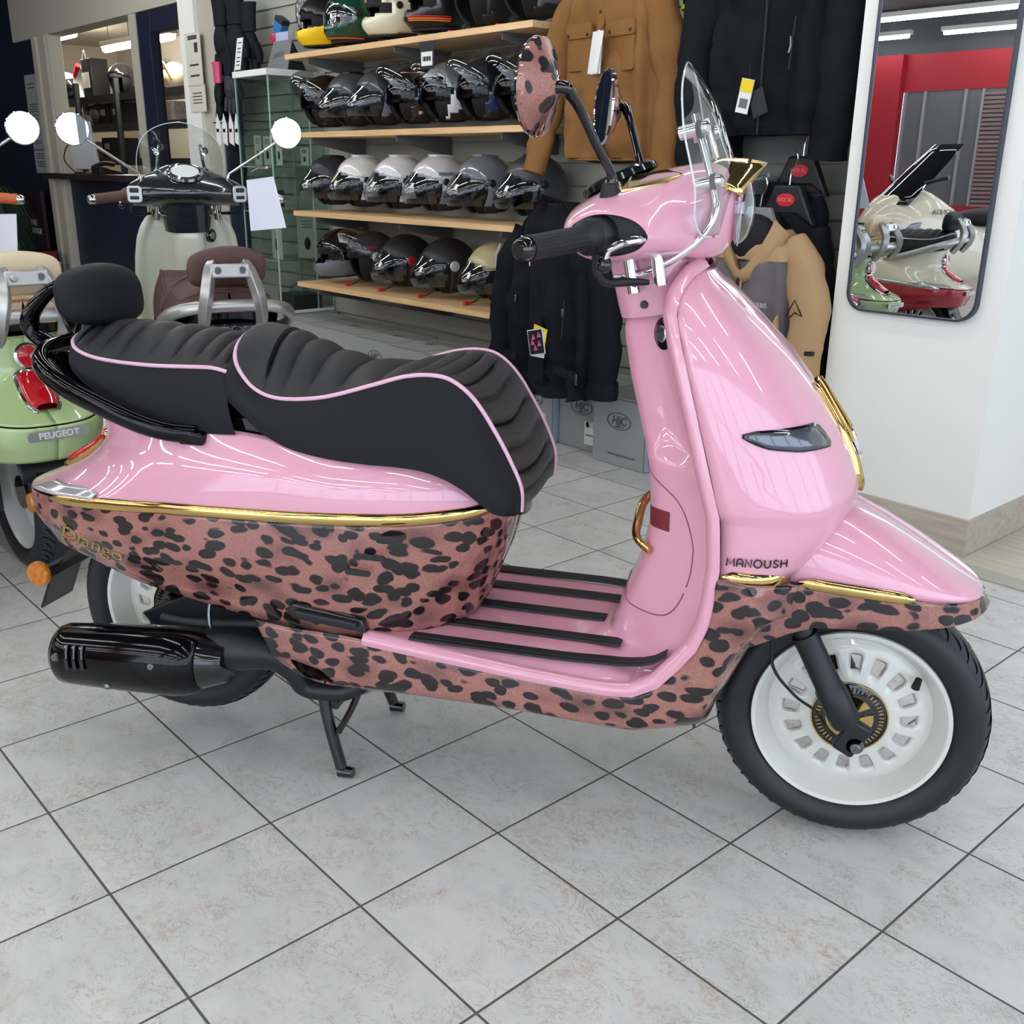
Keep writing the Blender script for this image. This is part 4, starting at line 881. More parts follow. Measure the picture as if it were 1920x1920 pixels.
# ================================================================== wall mirror on the pillar
t = thing('wall_mirror', 'tall wall mirror with rounded corners and thin dark frame on the white pillar', 'mirror', tuple(R3(-.7725, 1.534, .73)), ANG)
def flatp(poly, h0, h1): return prism(poly, h1, lambda a, b, h: (a, -h, b), h0)
rr_ = [(a, b+.60) for a, b in rrect(.43, 1.2, .06, 8)]
mo('mirror_plate', flatp([(a*.975, (b-.6)*.99+.6) for a, b in rr_], .0, .018), M_MIR, t, smooth=False)
rows = [[(a*k, -h, (b-.6)*(1-(1-k)*.36)+.6) for k, h in ((.965, .019), (.968, .024), (1.0, .024), (1.0, 0))] for a, b in rr_]
mo('mirror_frame', sheet(rows, wu=True), mat('dark_grey_frame', (52, 56, 66), .4), t)

# ================================================================== helmet shelves
SB = {}
for nm, z, word in (('a', 1.742, 'top'), ('b', 1.335, 'second'), ('c', .912, 'third'), ('d', .509, 'lowest')):
    t = thing('wall_shelf', 'light oak wall shelf, %s of the four carrying helmets' % word, 'shelf', tuple(R3(-3.63, 1.6, z-.028)), ANG, 'oak helmet shelves')
    mo('shelf_board', box((2.03, .385, .028), (0, .1925, .014)), M_SHELF, t, bevel=.0015, smooth=False)
    for x in (-.8, .0, .8):
        mo('shelf_bracket', prism([(.02, 0), (.37, 0), (.37, -.09), (.33, -.09), (.02, -.03)], .004, lambda a, b, h: (x+h, a, b), -.004), mat('bracket_grey', (92, 92, 92), .5), t)
    SB[nm] = z

# ================================================================== helmets
M_VIS = clear('clear_visor', (226, 230, 232), .11)
M_INN = mat('black_helmet_lining', (14, 14, 16), .8)
def hp(th, ph, k=1., full=0.):
    """shell point: th azimuth from the front, ph elevation (radians)"""
    c, s = math.cos(ph), math.sin(ph); ct, st_ = math.cos(th), math.sin(th)
    x = (.150 if ct < 0 else .138)*c*ct; y = .118*c*st_; z = .135*s
    if full and ct > 0: x += full*.035*ct**2*sm(-ph, .05, .6)
    return A([x*k, y*k, .145+z*k])
def shell_faces(f, keep, n=52, m=26, lo=-1.12, hi=PI/2-.001):
    phs = np.linspace(lo, hi, m); P = [[f(2*PI*j/n, p) for j in range(n)] for p in phs]; V, F = sheet(P, wv=True); G = []
    for q in F:
        i, j = q[0]//n, q[0] % n; th = (2*PI*(j+.5)/n+PI) % (2*PI)-PI; ph = (phs[i]+phs[i+1])/2
        if keep(th, ph): G.append(q)
    return V, G
D = math.radians
def helmet(label, col, kind='jet', lower=None, visor='down', disc=None, gloss=.5, stripe=None, lowvent=True, peak=False, spoiler=None, logo=None, strap=None, group=None, u=0, z=0, v=1.785, face=-104, sc=1.):
    t = thing('helmet', label, 'helmet', tuple(R3(u, v, z)), ANG+D(face), group); t.scale = (1.1,)*3
    nm = '%d_%d_%d_%d' % (*col, gloss*100); ms = mat('helmet_'+nm, col, .5-gloss*.42, coat=gloss)
    full = 1. if kind == 'full' else 0
    low = D(-48)
    def opening(th, ph):
        a = abs(th)
        if kind == 'full': return a < D(72) and D(-16)+a*.12 < ph < D(24)-a*.22
        if kind == 'jet': return a < D(74) and ph < D(24)-a*.25 and ph > -2
        return a < D(74)-max(0, -ph)*.35 and ph < D(26)-a*.22
    sh = shell_faces(lambda th, ph: hp(th, ph, 1, full), lambda th, ph: not opening(th, ph) and ph > low-.1*math.cos(th))
    o = mo('shell', sh, ms, t, ang=70, thick=.008); o.scale = (sc,)*3 if False else (1, 1, 1)
    mo('lining', shell_faces(lambda th, ph: hp(th, ph, .93, full*.6), lambda th, ph: ph > D(-62) and not (abs(th) < D(40) and ph < D(5))), M_INN, t, thick=.01)
    rim = [hp(2*PI*j/40, low-.03-.1*math.cos(2*PI*j/40), .99, full) for j in range(41)]
    if kind == 'full': mo('neck_trim', tube(rim, .007, 8), M_RUB, t)
    else:
        k0 = [hp(D(a), low-.03-.1*math.cos(D(a)), .99) for a in range(76, 285, 8)]; mo('neck_trim', tube(k0, .007, 8), M_RUB, t)
    if lower:
        for s in (-1, 1):
            if kind == 'full':
                g = shell_faces(lambda th, ph: hp(th, ph, 1.012, full), lambda th, ph: 0 <= s*th < D(118)-ph*.4 and low-.06 < ph < D(-19)+abs(th)*.12 and s*th > D(4), n=150, m=90)
            else:
                g = shell_faces(lambda th, ph: hp(th, ph, 1.015), lambda th, ph: D(80)-max(0, -ph)*.3 < s*th < D(132) and D(-42)+max(0, s*th-D(95))*.35 < ph < D(-13)+(D(95)-s*th)*.25, n=170, m=110)
            mo('side_panel', g, lower, t, ang=70, thick=.004)
    if lowvent and kind != 'full':
        for s in (-1, 1):
            g = shell_faces(lambda th, ph: hp(th, ph, 1.03), lambda th, ph: D(66) < s*th < D(150) and D(-50) < ph < D(-36)+(.12 if D(85) < s*th < D(125) else 0), n=80, m=44)
            mo('lower_trim', g, M_BLS, t, ang=70, thick=.006)
    if kind == 'flip':           # dark sun visor under the raised shield
        mo('sun_visor', shell_faces(lambda th, ph: hp(th, ph, .985)+A([.004, 0, 0]), lambda th, ph: abs(th) < D(72) and D(-16)+abs(th)*.1 < ph < D(27), n=60, m=34), M_PIA, t, ang=80)
        for s in (-1, 1):
            mo('cheek_pad', shell_faces(lambda th, ph: hp(th, ph, .97), lambda th, ph: D(38) < s*th < D(78) and D(-52) < ph < D(-16)), M_INN, t, thick=.02)
    if visor != 'none':
        bub = .0 if kind == 'full' else .055
        def vp(th, ph):
            q = hp(th, ph, 1.03, full*.6); return q+A([bub*math.cos(th)**2*sm(-ph, -.5, .5), 0, -.0])
        lo_, hi_ = (D(-18), D(28)) if kind == 'full' else (D(-34), D(27))
        V, F = shell_faces(vp, lambda th, ph: abs(th) < D(78)+max(0, ph)*.1-(.35*max(0, -ph)) and lo_+.0 < ph < hi_-abs(th)*.18, n=64, m=44)
        if visor == 'up':
            a = D(-50); c = A([-.01, 0, .165]); R = A([[math.cos(a), 0, math.sin(a)], [0, 1, 0], [-math.sin(a), 0, math.cos(a)]])
            V = [c+R@(q-c)*1.03 for q in V]
        mo('visor', (V, F), M_VIS, t, ang=80)
        if logo != 0:
            q0 = vp(D(20), D(4)); q1 = vp(D(26), D(4)); q2 = vp(D(26), D(-5)); q3 = vp(D(20), D(-5))
            if visor == 'down': mo('visor_sticker', ([q*1.004 for q in (q0, q1, q2, q3)], [(0, 1, 2, 3)]), mat('white_label', (225, 225, 222), .5), t, smooth=False)
    for s in (-1, 1):
        p = hp(s*D(84), D(6), 1.03)
        if disc:
            mo('pivot_disc', tf(lathe([(.001, .008), (.014, .008), (.0145, .005), (.020, .005), (.024, 0), (.024, -.006)], (0, 0, 0), 'z', 24), loc=p, rx=-s*PI/2+s*.05), disc, t)
        elif visor != 'none':
            mo('pivot_disc', tf(lathe([(.001, .005), (.012, .005), (.016, 0), (.016, -.006)], (0, 0, 0), 'z', 20), loc=p, rx=-s*PI/2), M_BLS, t)
    if spoiler is not None:
        pts = [(-.06, .03), (-.02, .052), (.03, .05), (.055, .02), (.05, -.02), (.02, -.05), (-.03, -.052), (-.06, -.03)]
        mo('top_vent', prism(pts, .013, lambda a, b, h: hp(PI if a < 0 else 0, PI/2-abs(a)/.14, 1)+A([0, b*.8, h-.004-b*b*3]), 0), spoiler, t, bevel=.003)
    if stripe:
        for k, (m_, th0, th1, ph0, ph1) in enumerate(stripe):
            for s in ((-1, 1)):
                mo('shell_stripe', shell_faces(lambda th, ph: hp(th, ph, 1.02, full), lambda th, ph: D(th0) < s*th < D(th1) and D(ph0) < ph < D(ph1), n=120, m=100), m_, t, ang=70)
    if strap:
        mo('chin_strap', tube([(.03, -.075, .05), (.055, -.08, .02), (.085, -.085, .008), (.115, -.08, .006)], .009, 8, k=4, flat=(.35, 1)), M_RUB, t)
        mo('strap_buckle', tf(box((.035, .018, .014)), loc=(.105, -.078, .010), rz=.3), mat('red_plastic', (214, 40, 52), .4), t, bevel=.003)
    return t
def cmat(n, c, r=.3, **k): return mat(n, c, r, **k)
BK = (16, 16, 18); G1 = 'helmets on the top shelf'; G2 = 'helmets on the second shelf'; G3 = 'helmets on the third shelf'; G4 = 'helmets on the lowest shelf'
YEL = cmat('yellow_helmet_panel', (238, 196, 24)); ORG = cmat('orange_line', (232, 92, 40)); PKL = cmat('pale_pink_line', (222, 176, 186)); WHP = cmat('white_helmet_panel', (212, 214, 220)); NVP = cmat('navy_helmet_panel', (34, 44, 96)); GRP = cmat('grey_helmet_panel', (112, 116, 126))
RED_ = cmat('red_line', (206, 44, 56)); RDD = cmat('dark_red_disc', (150, 34, 44)); WHD = cmat('white_disc', (208, 208, 206), .3, metal=.3); BLP = cmat('black_helmet_panel', (20, 20, 22))
za, zb, zc, zd = SB['a'], SB['b'], SB['c'], SB['d']
helmet('black and yellow open off-road helmet at the left end of the top shelf', BK, 'full', YEL, 'none', u=-4.50, z=za, group=G1, gloss=.3, strap=None)
helmet('dark green full helmet with clear visor and orange line on the top shelf', (18, 62, 44), 'full', None, 'down', u=-4.22, z=za, group=G1, gloss=.9, stripe=[(ORG, 10, 100, -46, -43)])
helmet('cream full helmet with raised visor on the top shelf', (214, 208, 180), 'full', None, 'up', u=-3.86, z=za, group=G1, gloss=.7)
helmet('black full helmet with red, orange and yellow lines on its chin', BK, 'full', None, 'up', u=-3.50, z=za, group=G1, gloss=.4, stripe=[(RED_, 12, 100, -27, -25), (ORG, 14, 100, -31, -29), (cmat('amber_line', (240, 170, 60)), 16, 100, -35, -33)])
helmet('matt black open helmet with stitched edge on the top shelf', (30, 31, 36), 'jet', None, 'none', u=-3.16, z=za, group=G1, gloss=.1, strap=1)
helmet('metallic grey open helmet at the right end of the top shelf', (96, 97, 100), 'jet', None, 'none', u=-2.82, z=za, group=G1, gloss=.4, strap=1)
helmet('glossy black flip helmet with raised visor at the left end of the second shelf', BK, 'flip', None, 'up', u=-4.52, z=zb, group=G2, gloss=.8)
helmet('charcoal helmet with closed clear visor and grey crown on the second shelf', (70, 74, 78), 'jet', None, 'down', u=-4.26, z=zb, group=G2, gloss=.5, spoiler=BLP)
helmet('dark grey helmet with white visor label on the second shelf', (60, 62, 64), 'jet', GRP, 'down', u=-3.98, z=zb, group=G2, gloss=.4)
helmet('black flip helmet with pale pink lines on the second shelf', BK, 'flip', None, 'up', u=-3.69, z=zb, group=G2, gloss=.8, stripe=[(PKL, 78, 124, -34, -29), (PKL, 30, 120, 44, 47)])
helmet('white and black flip helmet with raised visor on the second shelf', (206, 208, 206), 'flip', WHP, 'up', u=-3.40, z=zb, group=G2, gloss=.7)
helmet('navy blue flip helmet with blue side panel on the second shelf', (34, 38, 62), 'flip', NVP, 'up', u=-3.12, z=zb, group=G2, gloss=.4)
helmet('dark graphite flip helmet at the right end of the second shelf', (38, 40, 42), 'flip', BLP, 'up', u=-2.85, z=zb, group=G2, gloss=.5)
helmet('matt charcoal helmet with yellow lining at the left end of the third shelf', (46, 48, 52), 'jet', None, 'down', u=-4.50, z=zc, group=G3, gloss=.1, spoiler=BLP, disc=cmat('yellow_disc', (190, 186, 40)))
helmet('plain glossy white helmet with clear visor on the third shelf', (226, 226, 222), 'jet', WHP, 'down', u=-4.20, z=zc, group=G3, gloss=.9, spoiler=WHP)
helmet('white helmet with black arrow graphic on the third shelf', (222, 222, 224), 'jet', WHP, 'down', u=-3.84, z=zc, group=G3, gloss=.9, spoiler=WHP, stripe=[(BLP, 84, 140, 12, 17), (BLP, 132, 142, 14, 34)])
helmet('silver white helmet with grey band on the third shelf', (204, 204, 200), 'jet', GRP, 'down', u=-3.50, z=zc, group=G3, gloss=.8, spoiler=WHP, stripe=[(GRP, 70, 120, 18, 24)])
helmet('mid grey helmet with clear visor on the third shelf', (112, 118, 122), 'jet', GRP, 'down', u=-3.15, z=zc, group=G3, gloss=.8, spoiler=GRP)
helmet('matt dark grey helmet with clear visor at the right end of the third shelf', (66, 66, 70), 'jet', BLP, 'down', u=-2.79, z=zc, group=G3, gloss=.25, spoiler=BLP)
h = helmet('glossy black full helmet with grey chin and white lettering on the lowest shelf', BK, 'full', GRP, 'none', u=-4.44, z=zd, group=G4, gloss=.9)
text('helmet_lettering', 'AXXIS', .034, cmat('white_print', (220, 220, 220)), h, (.02, -.119, .10), (-.9, .05, .3) if False else (.95, -.05, .3), (0, 0, 1), .001)
helmet('black helmet with red-rimmed raised visor on the lowest shelf', (60, 60, 66), 'jet', GRP, 'up', u=-4.13, z=zd, group=G4, gloss=.2, disc=WHD, strap=1, stripe=[(RED_, 60, 86, 25, 30)])
helmet('matt black helmet with red disc and clear visor on the lowest shelf', (34, 34, 38), 'jet', None, 'down', u=-3.80, z=zd, group=G4, gloss=.1, disc=RDD, strap=1, lowvent=False)
helmet('matt black helmet with white disc and clear visor on the lowest shelf', (38, 38, 42), 'jet', None, 'down', u=-3.44, z=zd, group=G4, gloss=.1, disc=WHD, strap=1, lowvent=False)
helmet('khaki beige helmet with white disc and clear visor on the lowest shelf', (190, 180, 140), 'jet', None, 'down', u=-3.06, z=zd, group=G4, gloss=.2, disc=WHD, strap=1, lowvent=False)
t = thing('price_tag', 'small dark price tag with white label hanging from the top shelf', 'tag', tuple(R3(-3.33, 1.592, za-.03)), ANG)
mo('tag_card', box((.11, .002, .12), (0, 0, -.06)), M_BLS, t); mo('tag_label', box((.085, .001, .06), (0, -.002, -.075)), mat('white_label'), t)
for k in range(9): mo('tag_barcode', box((.003+.002*(k % 3), .0006, .02), (-.028+k*.007, -.003, -.075)), BLP, t)

# ================================================================== helmet boxes
M_BOX = mat('grey_carton', (150, 153, 152), .6); M_BOXE = mat('pale_blue_carton_edge', (150, 166, 192), .6); M_BOXI = mat('dark_grey_print', (84, 88, 88), .6)
def carton(label, u0, u1, vf, face=0, lab=False, www=False, h=.285, dep=.30, topl=False, group='grey helmet cartons on the floor'):
    w = u1-u0; t = thing('carton', label, 'box', tuple(R3((u0+u1)/2, vf, 0)), ANG, group)
    mo('carton_body', box((w, dep, h-.002), (0, dep/2, (h-.002)/2+.001)), M_BOX, t, bevel=.002, smooth=False)
    mo('carton_side', box((.002, dep-.006, h-.01), (w/2+.0006, dep/2, h/2)), M_BOXE, t, smooth=False)
    mo('carton_lid', join(box((w+.004, dep+.002, .003), (0, dep/2, h)), box((w*.93, .002, .001), (0, dep*.86, h+.0022))), M_BOX, t, smooth=False)
    mo('carton_seam', join(box((w*.99, .001, .0018), (0, -.0012, h-.006)), box((.0018, dep*.98, .001), (-w/2+.004, dep/2, h+.0018)), box((w*.98, .0022, .001), (0, dep*.72, h+.0018)), box((.0018, .001, h*.96), (w/2-.004, -.0012, h/2))), M_BOXI, t, smooth=False)
    if face:
        c = (face-1, -.0025, h*.64) if face != 1 else (0, -.0025, h*.64)
        ring = [(.066*math.cos(a), .036*math.sin(a)) for a in np.linspace(0, 2*PI, 40, endpoint=False)]
        mo('carton_logo', tube([(a, -.002, b+h*.66) for a, b in ring]+[(ring[0][0], -.002, ring[0][1]+h*.66)], .0035, 6, cap=False, flat=(.25, 1)) if False else sheet([[(a*k, -.0022, b*k+h*.66) for a, b in ring] for k in (1, .9)], wv=True), M_BOXI, t, smooth=False)
        text('carton_lettering', 'HJC', .047, M_BOXI, t, (0, -.0022, h*.665), (1, 0, 0), (0, 0, 1), .0002, off=.0016, shear=.15)
        text('carton_lettering', 'HELMETS', .009, M_BOXI, t, (0, -.0022, h*.575), (1, 0, 0), (0, 0, 1), .0002, sx=1.5)
    if lab:
        mo('carton_label', box((.062, .0015, .1), (w*.2, -.002, h*.28)), mat('white_label'), t, smooth=False)
        mo('label_print', join(ball((w*.2-.014, -.003, h*.41), (.011, .0006, .014), 12, 8), *[box((.002, .0004, .009), (w*.2-.024+k*.0045, -.0031, h*.25)) for k in range(11)], *[box((.03, .0004, .0015), (w*.2+.012, -.0031, h*(.44-.03*k))) for k in range(3)]), BLP, t, smooth=False)
    if www: text('carton_lettering', 'www.hjchelmets.com', .0175, M_BOXI, t, (.02, -.0022, h*.17), (1, 0, 0), (0, 0, 1), .0002)
    if topl: text('carton_lettering', 'HJC', .05, M_BOXI, t, (0, dep*.5, h+.0022), (1, 0, 0), (0, 1, 0), .0002, off=.0012)
    return t
carton('frontmost grey helmet carton with a web address, right end of the row', -2.055, -1.765, 1.46, 1, www=True)
carton('grey helmet carton partly behind the frontmost one, left of it', -2.335, -2.062, 1.535, 1, lab=True)
carton('grey helmet carton with oval logo and white label below the black jacket', -2.605, -2.342, 1.505, 1, lab=True)
carton('grey helmet carton in the row just left of the labelled one under the black jacket', -2.93, -2.612, 1.47, 1, topl=True)
carton('grey helmet carton, its top lid lettered, behind the scooter seat front', -3.26, -2.937, 1.485, 1, topl=True)
carton('grey helmet carton with pale blue edge seen above the seat middle', -3.58, -3.267, 1.505, 1, topl=True)
carton('grey helmet carton above the seat hump, lid lettered', -3.93, -3.587, 1.535, 1, topl=True)
carton('grey helmet carton below the black full helmet of the lowest shelf', -4.47, -3.937, 1.565, 0, topl=True)
carton('grey helmet carton under the glass cabinet corner', -4.80, -4.477, 1.59, 0)
carton('grey helmet carton at the left end of the row under the glass cabinet', -5.26, -4.807, 1.585, 0, dep=.385)

# ================================================================== glass cabinet
M_PANE = clear('cabinet_glass', (234, 241, 238), .09); M_GEDGE = mat('glass_edge', (170, 196, 190), .2, coat=1, alpha=1)
t = thing('glass_cabinet', 'tall corner glass display cabinet with a white top', 'cabinet', tuple(R3(-5.045, 1.6, .29)), ANG)
Hc = 1.36
mo('cabinet_top', box((.41, .39, .035), (0, .182, Hc+.0175)), M_WALLW, t, bevel=.003)
mo('cabinet_base', box((.40, .372, .02), (0, .186, .01)), M_WALLW, t, bevel=.002)
for nm, s, c in (('glass_pane', (.38, .005, Hc-.02), (0, .0, Hc/2+.01)), ('glass_pane', (.005, .375, Hc-.02), (.195, .19, Hc/2+.01)), ('glass_pane', (.005, .375, Hc-.02), (-.195, .19, Hc/2+.01))):
    mo(nm, box(s, c), M_PANE, t, smooth=False)
for x, y in ((.195, 0), (-.195, 0), (.195, .372), (-.195, .372), (.195, .26)): mo('cabinet_edge', box((.007, .007, Hc-.02), (x, y, Hc/2+.01)), M_GEDGE, t, smooth=False)
for z in (.32, .60, .86): mo('glass_shelf', box((.38, .37, .006), (0, .19, z)), M_GEDGE if False else M_PANE, t, smooth=False); mo('shelf_edge', box((.385, .003, .006), (0, .003, z)), M_GEDGE, t, smooth=False)
M_CARD = mat('ivory_packaging', (214, 216, 198), .6)
gi = 0
def pack(lbl, x, y, z, w, h, m=None, d=.012, nm='blister_pack', rz=0, ln=3, grp='packs shown in the glass cabinet'):
    k = thing(nm, lbl, 'package', tuple(R3(-5.045+x, 1.6+y, .29+z)), ANG+rz, grp)
    mo('pack_card', box((w, .003, h), (0, 0, h/2)), m or M_CARD, k, smooth=False)
    if d > .02: mo('pack_window', box((w*.6, d, h*.5), (0, -d/2, h*.4)), M_BLS, k, bevel=.004)
    for i in range(ln): mo('pack_print', box((w*.5, .0008, .004), (0, -.0024, h*(.88-.07*i))), BLP, k, smooth=False)
    mo('pack_picture', ball((0, -.003, h*.35), (w*.16, .0015, h*.16), 10, 6), BLP, k)
pack('ivory card pack with a black plug picture, upper cabinet level, left', -.10, .07, .87, .085, .17)
pack('ivory card pack on the upper cabinet level, beside the plug pack', .0, .08, .87, .095, .165)
pack('narrow ivory card pack at the right of the upper cabinet level', .10, .10, .87, .07, .16)
pack('white card pack at the back right of the upper cabinet level', .14, .25, .87, .09, .1)
pack('tall ivory board with small black parts on the middle cabinet level', .10, .05, .325, .12, .25)
pack('second tall ivory board with black parts, right side of the middle cabinet level', .135, .24, .325, .12, .25, rz=1.2)
k = thing('visor_box', 'black box with a clear plastic dome on the lower cabinet level', 'box', tuple(R3(-4.95, 1.79, .31)), ANG)
mo('box_body', box((.2, .2, .09), (0, 0, .045)), M_BLS, k, bevel=.003); mo('clear_dome', ball((0, 0, .11), (.06, .06, .05), 16, 8), M_VIS, k)
k = thing('visor', 'dark tinted visor lying on the middle glass shelf', 'visor', tuple(R3(-5.1, 1.78, .897)), ANG)
mo('visor_shield', sheet([[(.11*math.cos(a), .09*math.sin(a)-.02, .02+.1*b) for b in np.linspace(0, 1, 4)] for a in np.linspace(PI+.2, 2*PI-.2, 14)]), mat('dark_tint', (34, 40, 44), .1, coat=1), k, thick=.003)
k = thing('cable_bundle', 'thin blue cable bundle on the bottom glass shelf', 'cable', tuple(R3(-4.98, 1.72, .315)), ANG)
mo('cable', tube([(-.1, 0, 0), (0, -.03, .005), (.1, 0, .0), (.05, .06, .01), (-.05, .04, .0), (0, 0, .08), (.04, .02, .12), (.05, .0, .01)], .003, 6, k=6), mat('blue_cable', (60, 140, 190), .5), k)
# things on top of the cabinet
zt_ = .29+1.36+.036
def on_top(nm, lbl, cat, x, y, rz=0): return thing(nm, lbl, cat, tuple(R3(-5.045+x, 1.6+y, zt_)), ANG+rz)
k = on_top('display_stand', 'grey sloping cardboard display stand on top of the glass cabinet', 'stand', .06, .14)
mo('stand_panel', prism([(-.13, 0), (.12, 0), (.12, .165), (-.09, .165)], .006, lambda a, b, h: (a, h+b*.25, b)), mat('display_grey', (108, 110, 110), .6), k, smooth=False)
mo('stand_label', prism([(-.06, .07), (.05, .085), (.05, .11), (-.06, .095)], -.001, lambda a, b, h: (a, h+b*.25, b)), BLP, k, smooth=False)
mo('stand_back', prism([(0, 0), (.13, 0), (.045, .16)], .003, lambda a, b, h: (.115+h, a, b)), M_BLS, k, smooth=False)
k = thing('brake_disc', 'silver slotted brake disc hanging on the slat wall above the cabinet', 'brake disc', tuple(R3(-4.93, 1.93, 2.02)), ANG)
NB = 72; V, F = sheet([[(r*math.cos(2*PI*j/NB), 0, r*math.sin(2*PI*j/NB)) for j in range(NB)] for r in (.075, .082, .1, .125)], wv=True)
F = [q for q in F if not ((q[0]//NB == 1) and (q[0] % 6 < 2))]
mo('disc_ring', (V, F), M_SIL, k, thick=.004); mo('disc_spider', join(*[tube([(.03*math.cos(a), 0, .03*math.sin(a)), (.078*math.cos(a+.5), 0, .078*math.sin(a+.5))], .004, 6) for a in np.arange(10)*PI/5]), M_SIL, k); mo('disc_hub', lathe([(.026, -.003), (.034, -.003), (.034, .003), (.026, .003)], (0, 0, 0), 'y', 28, wu=True), M_SIL, k)
k = thing('brake_pad_pack', 'small blue pack hanging left of the brake disc', 'package', tuple(R3(-5.12, 1.86, 1.93)), ANG)
mo('pack_body', tf(box((.09, .05, .1)), ry=.45), mat('blue_pack', (38, 104, 168), .5), k, bevel=.004); mo('pack_top', tf(box((.092, .052, .03), (0, 0, .05)), ry=.45), M_BLS, k, bevel=.003)
k = on_top('sticker_pack', 'clear pack with red and blue stickers standing on the cabinet', 'package', .0, .2)
mo('pack_card', box((.18, .003, .05), (.02, 0, .19)), mat('pale_blue_print', (170, 178, 206), .5), k, smooth=False); mo('pack_stand', box((.012, .012, .17), (-.06, 0, .085)), M_CHR, k); mo('pack_seal', ball((-.06, -.006, .19), (.03, .006, .03), 12, 8), cmat('red_seal', (186, 44, 70)), k)
k = on_top('price_card', 'white product card clipped to a glove on the cabinet top, tilted', 'card', -.13, .02)
mo('card_sheet', prism([(-.05, .0), (.025, -.0), (.055, .18), (-.02, .18)], .002, lambda a, b, h: (a, h-.03+b*.1, b)), mat('white_label'), k, smooth=False); mo('card_print', join(*[prism([(-.03+b*.16, b), (.01+b*.16, b), (.01+b*.16, b+.006), (-.03+b*.16, b+.006)], -.0005, lambda a, c, h: (a, h-.03+c*.1, c)) for b in (.03, .05, .07, .1, .12, .15)]), BLP, k, smooth=False)
mo('card_foot', box((.06, .05, .006), (0, -.01, .003)), M_BLS, k)
# ================================================================== garments
from mathutils import noise
def nz(p, s, seed=0): return noise.noise(Vector((p[0]*s+seed*3.1, p[1]*s+seed*1.7, p[2]*s+seed)))
def cloth_body(prof, seed, amp, nfold=9, zfold=.0, n=72):
    """prof: rows (z, cx, half width, half depth, depth centre); folds deepen towards the hem"""
    P = cr([(a, b, c) for a, b, c, *_ in prof], 8); Q = cr([(r[3], r[4], 0) for r in prof], 8); zmax = P[:, 0].max(); rows = []
    for (z, cx, w), (d, cy, _) in zip(P, Q):
        row = []
        for j in range(n):
            a = 2*PI*j/n; c, s = math.cos(a), math.sin(a); ex = .72
            x = w*np.sign(c)*abs(c)**ex; y = d*np.sign(s)*abs(s)**ex
            k = amp*(1-.55*z/zmax)*(math.sin(nfold*a+seed+2.5*nz((x, y, z), 2.5, seed))*.6+1.3*nz((x, y, z*.45), 9, seed))+amp*.5*nz((x, y, z), 16, seed+5)
            row.append((cx+x*(1+k*1.2), cy+y*(1+k*3.5)+k*.6*s, z))
        rows.append(row)
    return sheet(rows, wv=True)
def sleeve(pts, rs, seed, amp=.18, flat=(1, .8)):
    V, F = tube(pts, rs, 26, k=9, flat=flat)
    out = []
    for v in V:
        k = amp*.075*(nz((v[0], v[1], v[2]*.7), 12, seed)+.35*nz((v[0], v[1], v[2]*2.2), 10, seed+3)); out.append(v+A([k*1.1, k, 0]))
    return out, F
def garment(label, cat, u, v, z0, prof, m, sl, seed, amp=.05, rz=0., collar=None, group=None, cuffs=None, hem=None, nm='jacket'):
    t = thing(nm, label, cat, tuple(R3(u, v, z0)), ANG+rz, group)
    mo('jacket_body' if nm == 'jacket' else 'garment_body', cloth_body(prof, seed, amp), m, t, ang=80)
    for i, (pts, rs) in enumerate(sl):
        mo('sleeve', sleeve(pts, rs, seed+i), m, t, ang=80)
        if cuffs:
            e, e0 = A(pts[-1], float), A(pts[-2], float); d = (e-e0)/np.linalg.norm(e-e0); mo('cuff', tube([e-d*.055, e-d*.02, e+d*.012], [rs[-1]*1.08, rs[-1]*1.12, rs[-1]*1.05], 22, flat=(1, .85)), cuffs, t, ang=60)
    return t
def flap(t, nm, m, x, z, w, h, y, tilt=0., th=.006, r=.012):
    return mo(nm, prism([(a*math.cos(tilt)-b*math.sin(tilt)+x, a*math.sin(tilt)+b*math.cos(tilt)+z) for a, b in rrect(w, h, r, 3)], y-th, lambda a, b, c: (a, c, b), y+.01), m, t, bevel=.002)
M_TAN = mat('tan_canvas', (134, 96, 56), .9, spec=.2, bump=(260, .25), noise=(8, (124, 86, 48)))
M_TAND = mat('tan_canvas_dark', (140, 98, 54), .85)
M_BFAB = mat('black_textile', (17, 19, 24), .8, spec=.2, bump=(300, .25)); M_BFAB2 = mat('navy_black_textile', (14, 17, 27), .7, spec=.25, bump=(200, .2)); M_BFAB3 = mat('charcoal_textile', (24, 26, 30), .8, spec=.2, bump=(300, .3))
M_BEI = mat('beige_softshell', (166, 134, 96), .8, bump=(300, .15)); M_GRY = mat('grey_softshell', (96, 90, 94), .85, bump=(300, .15)); M_LIN = mat('black_lining', (10, 11, 14), .8)
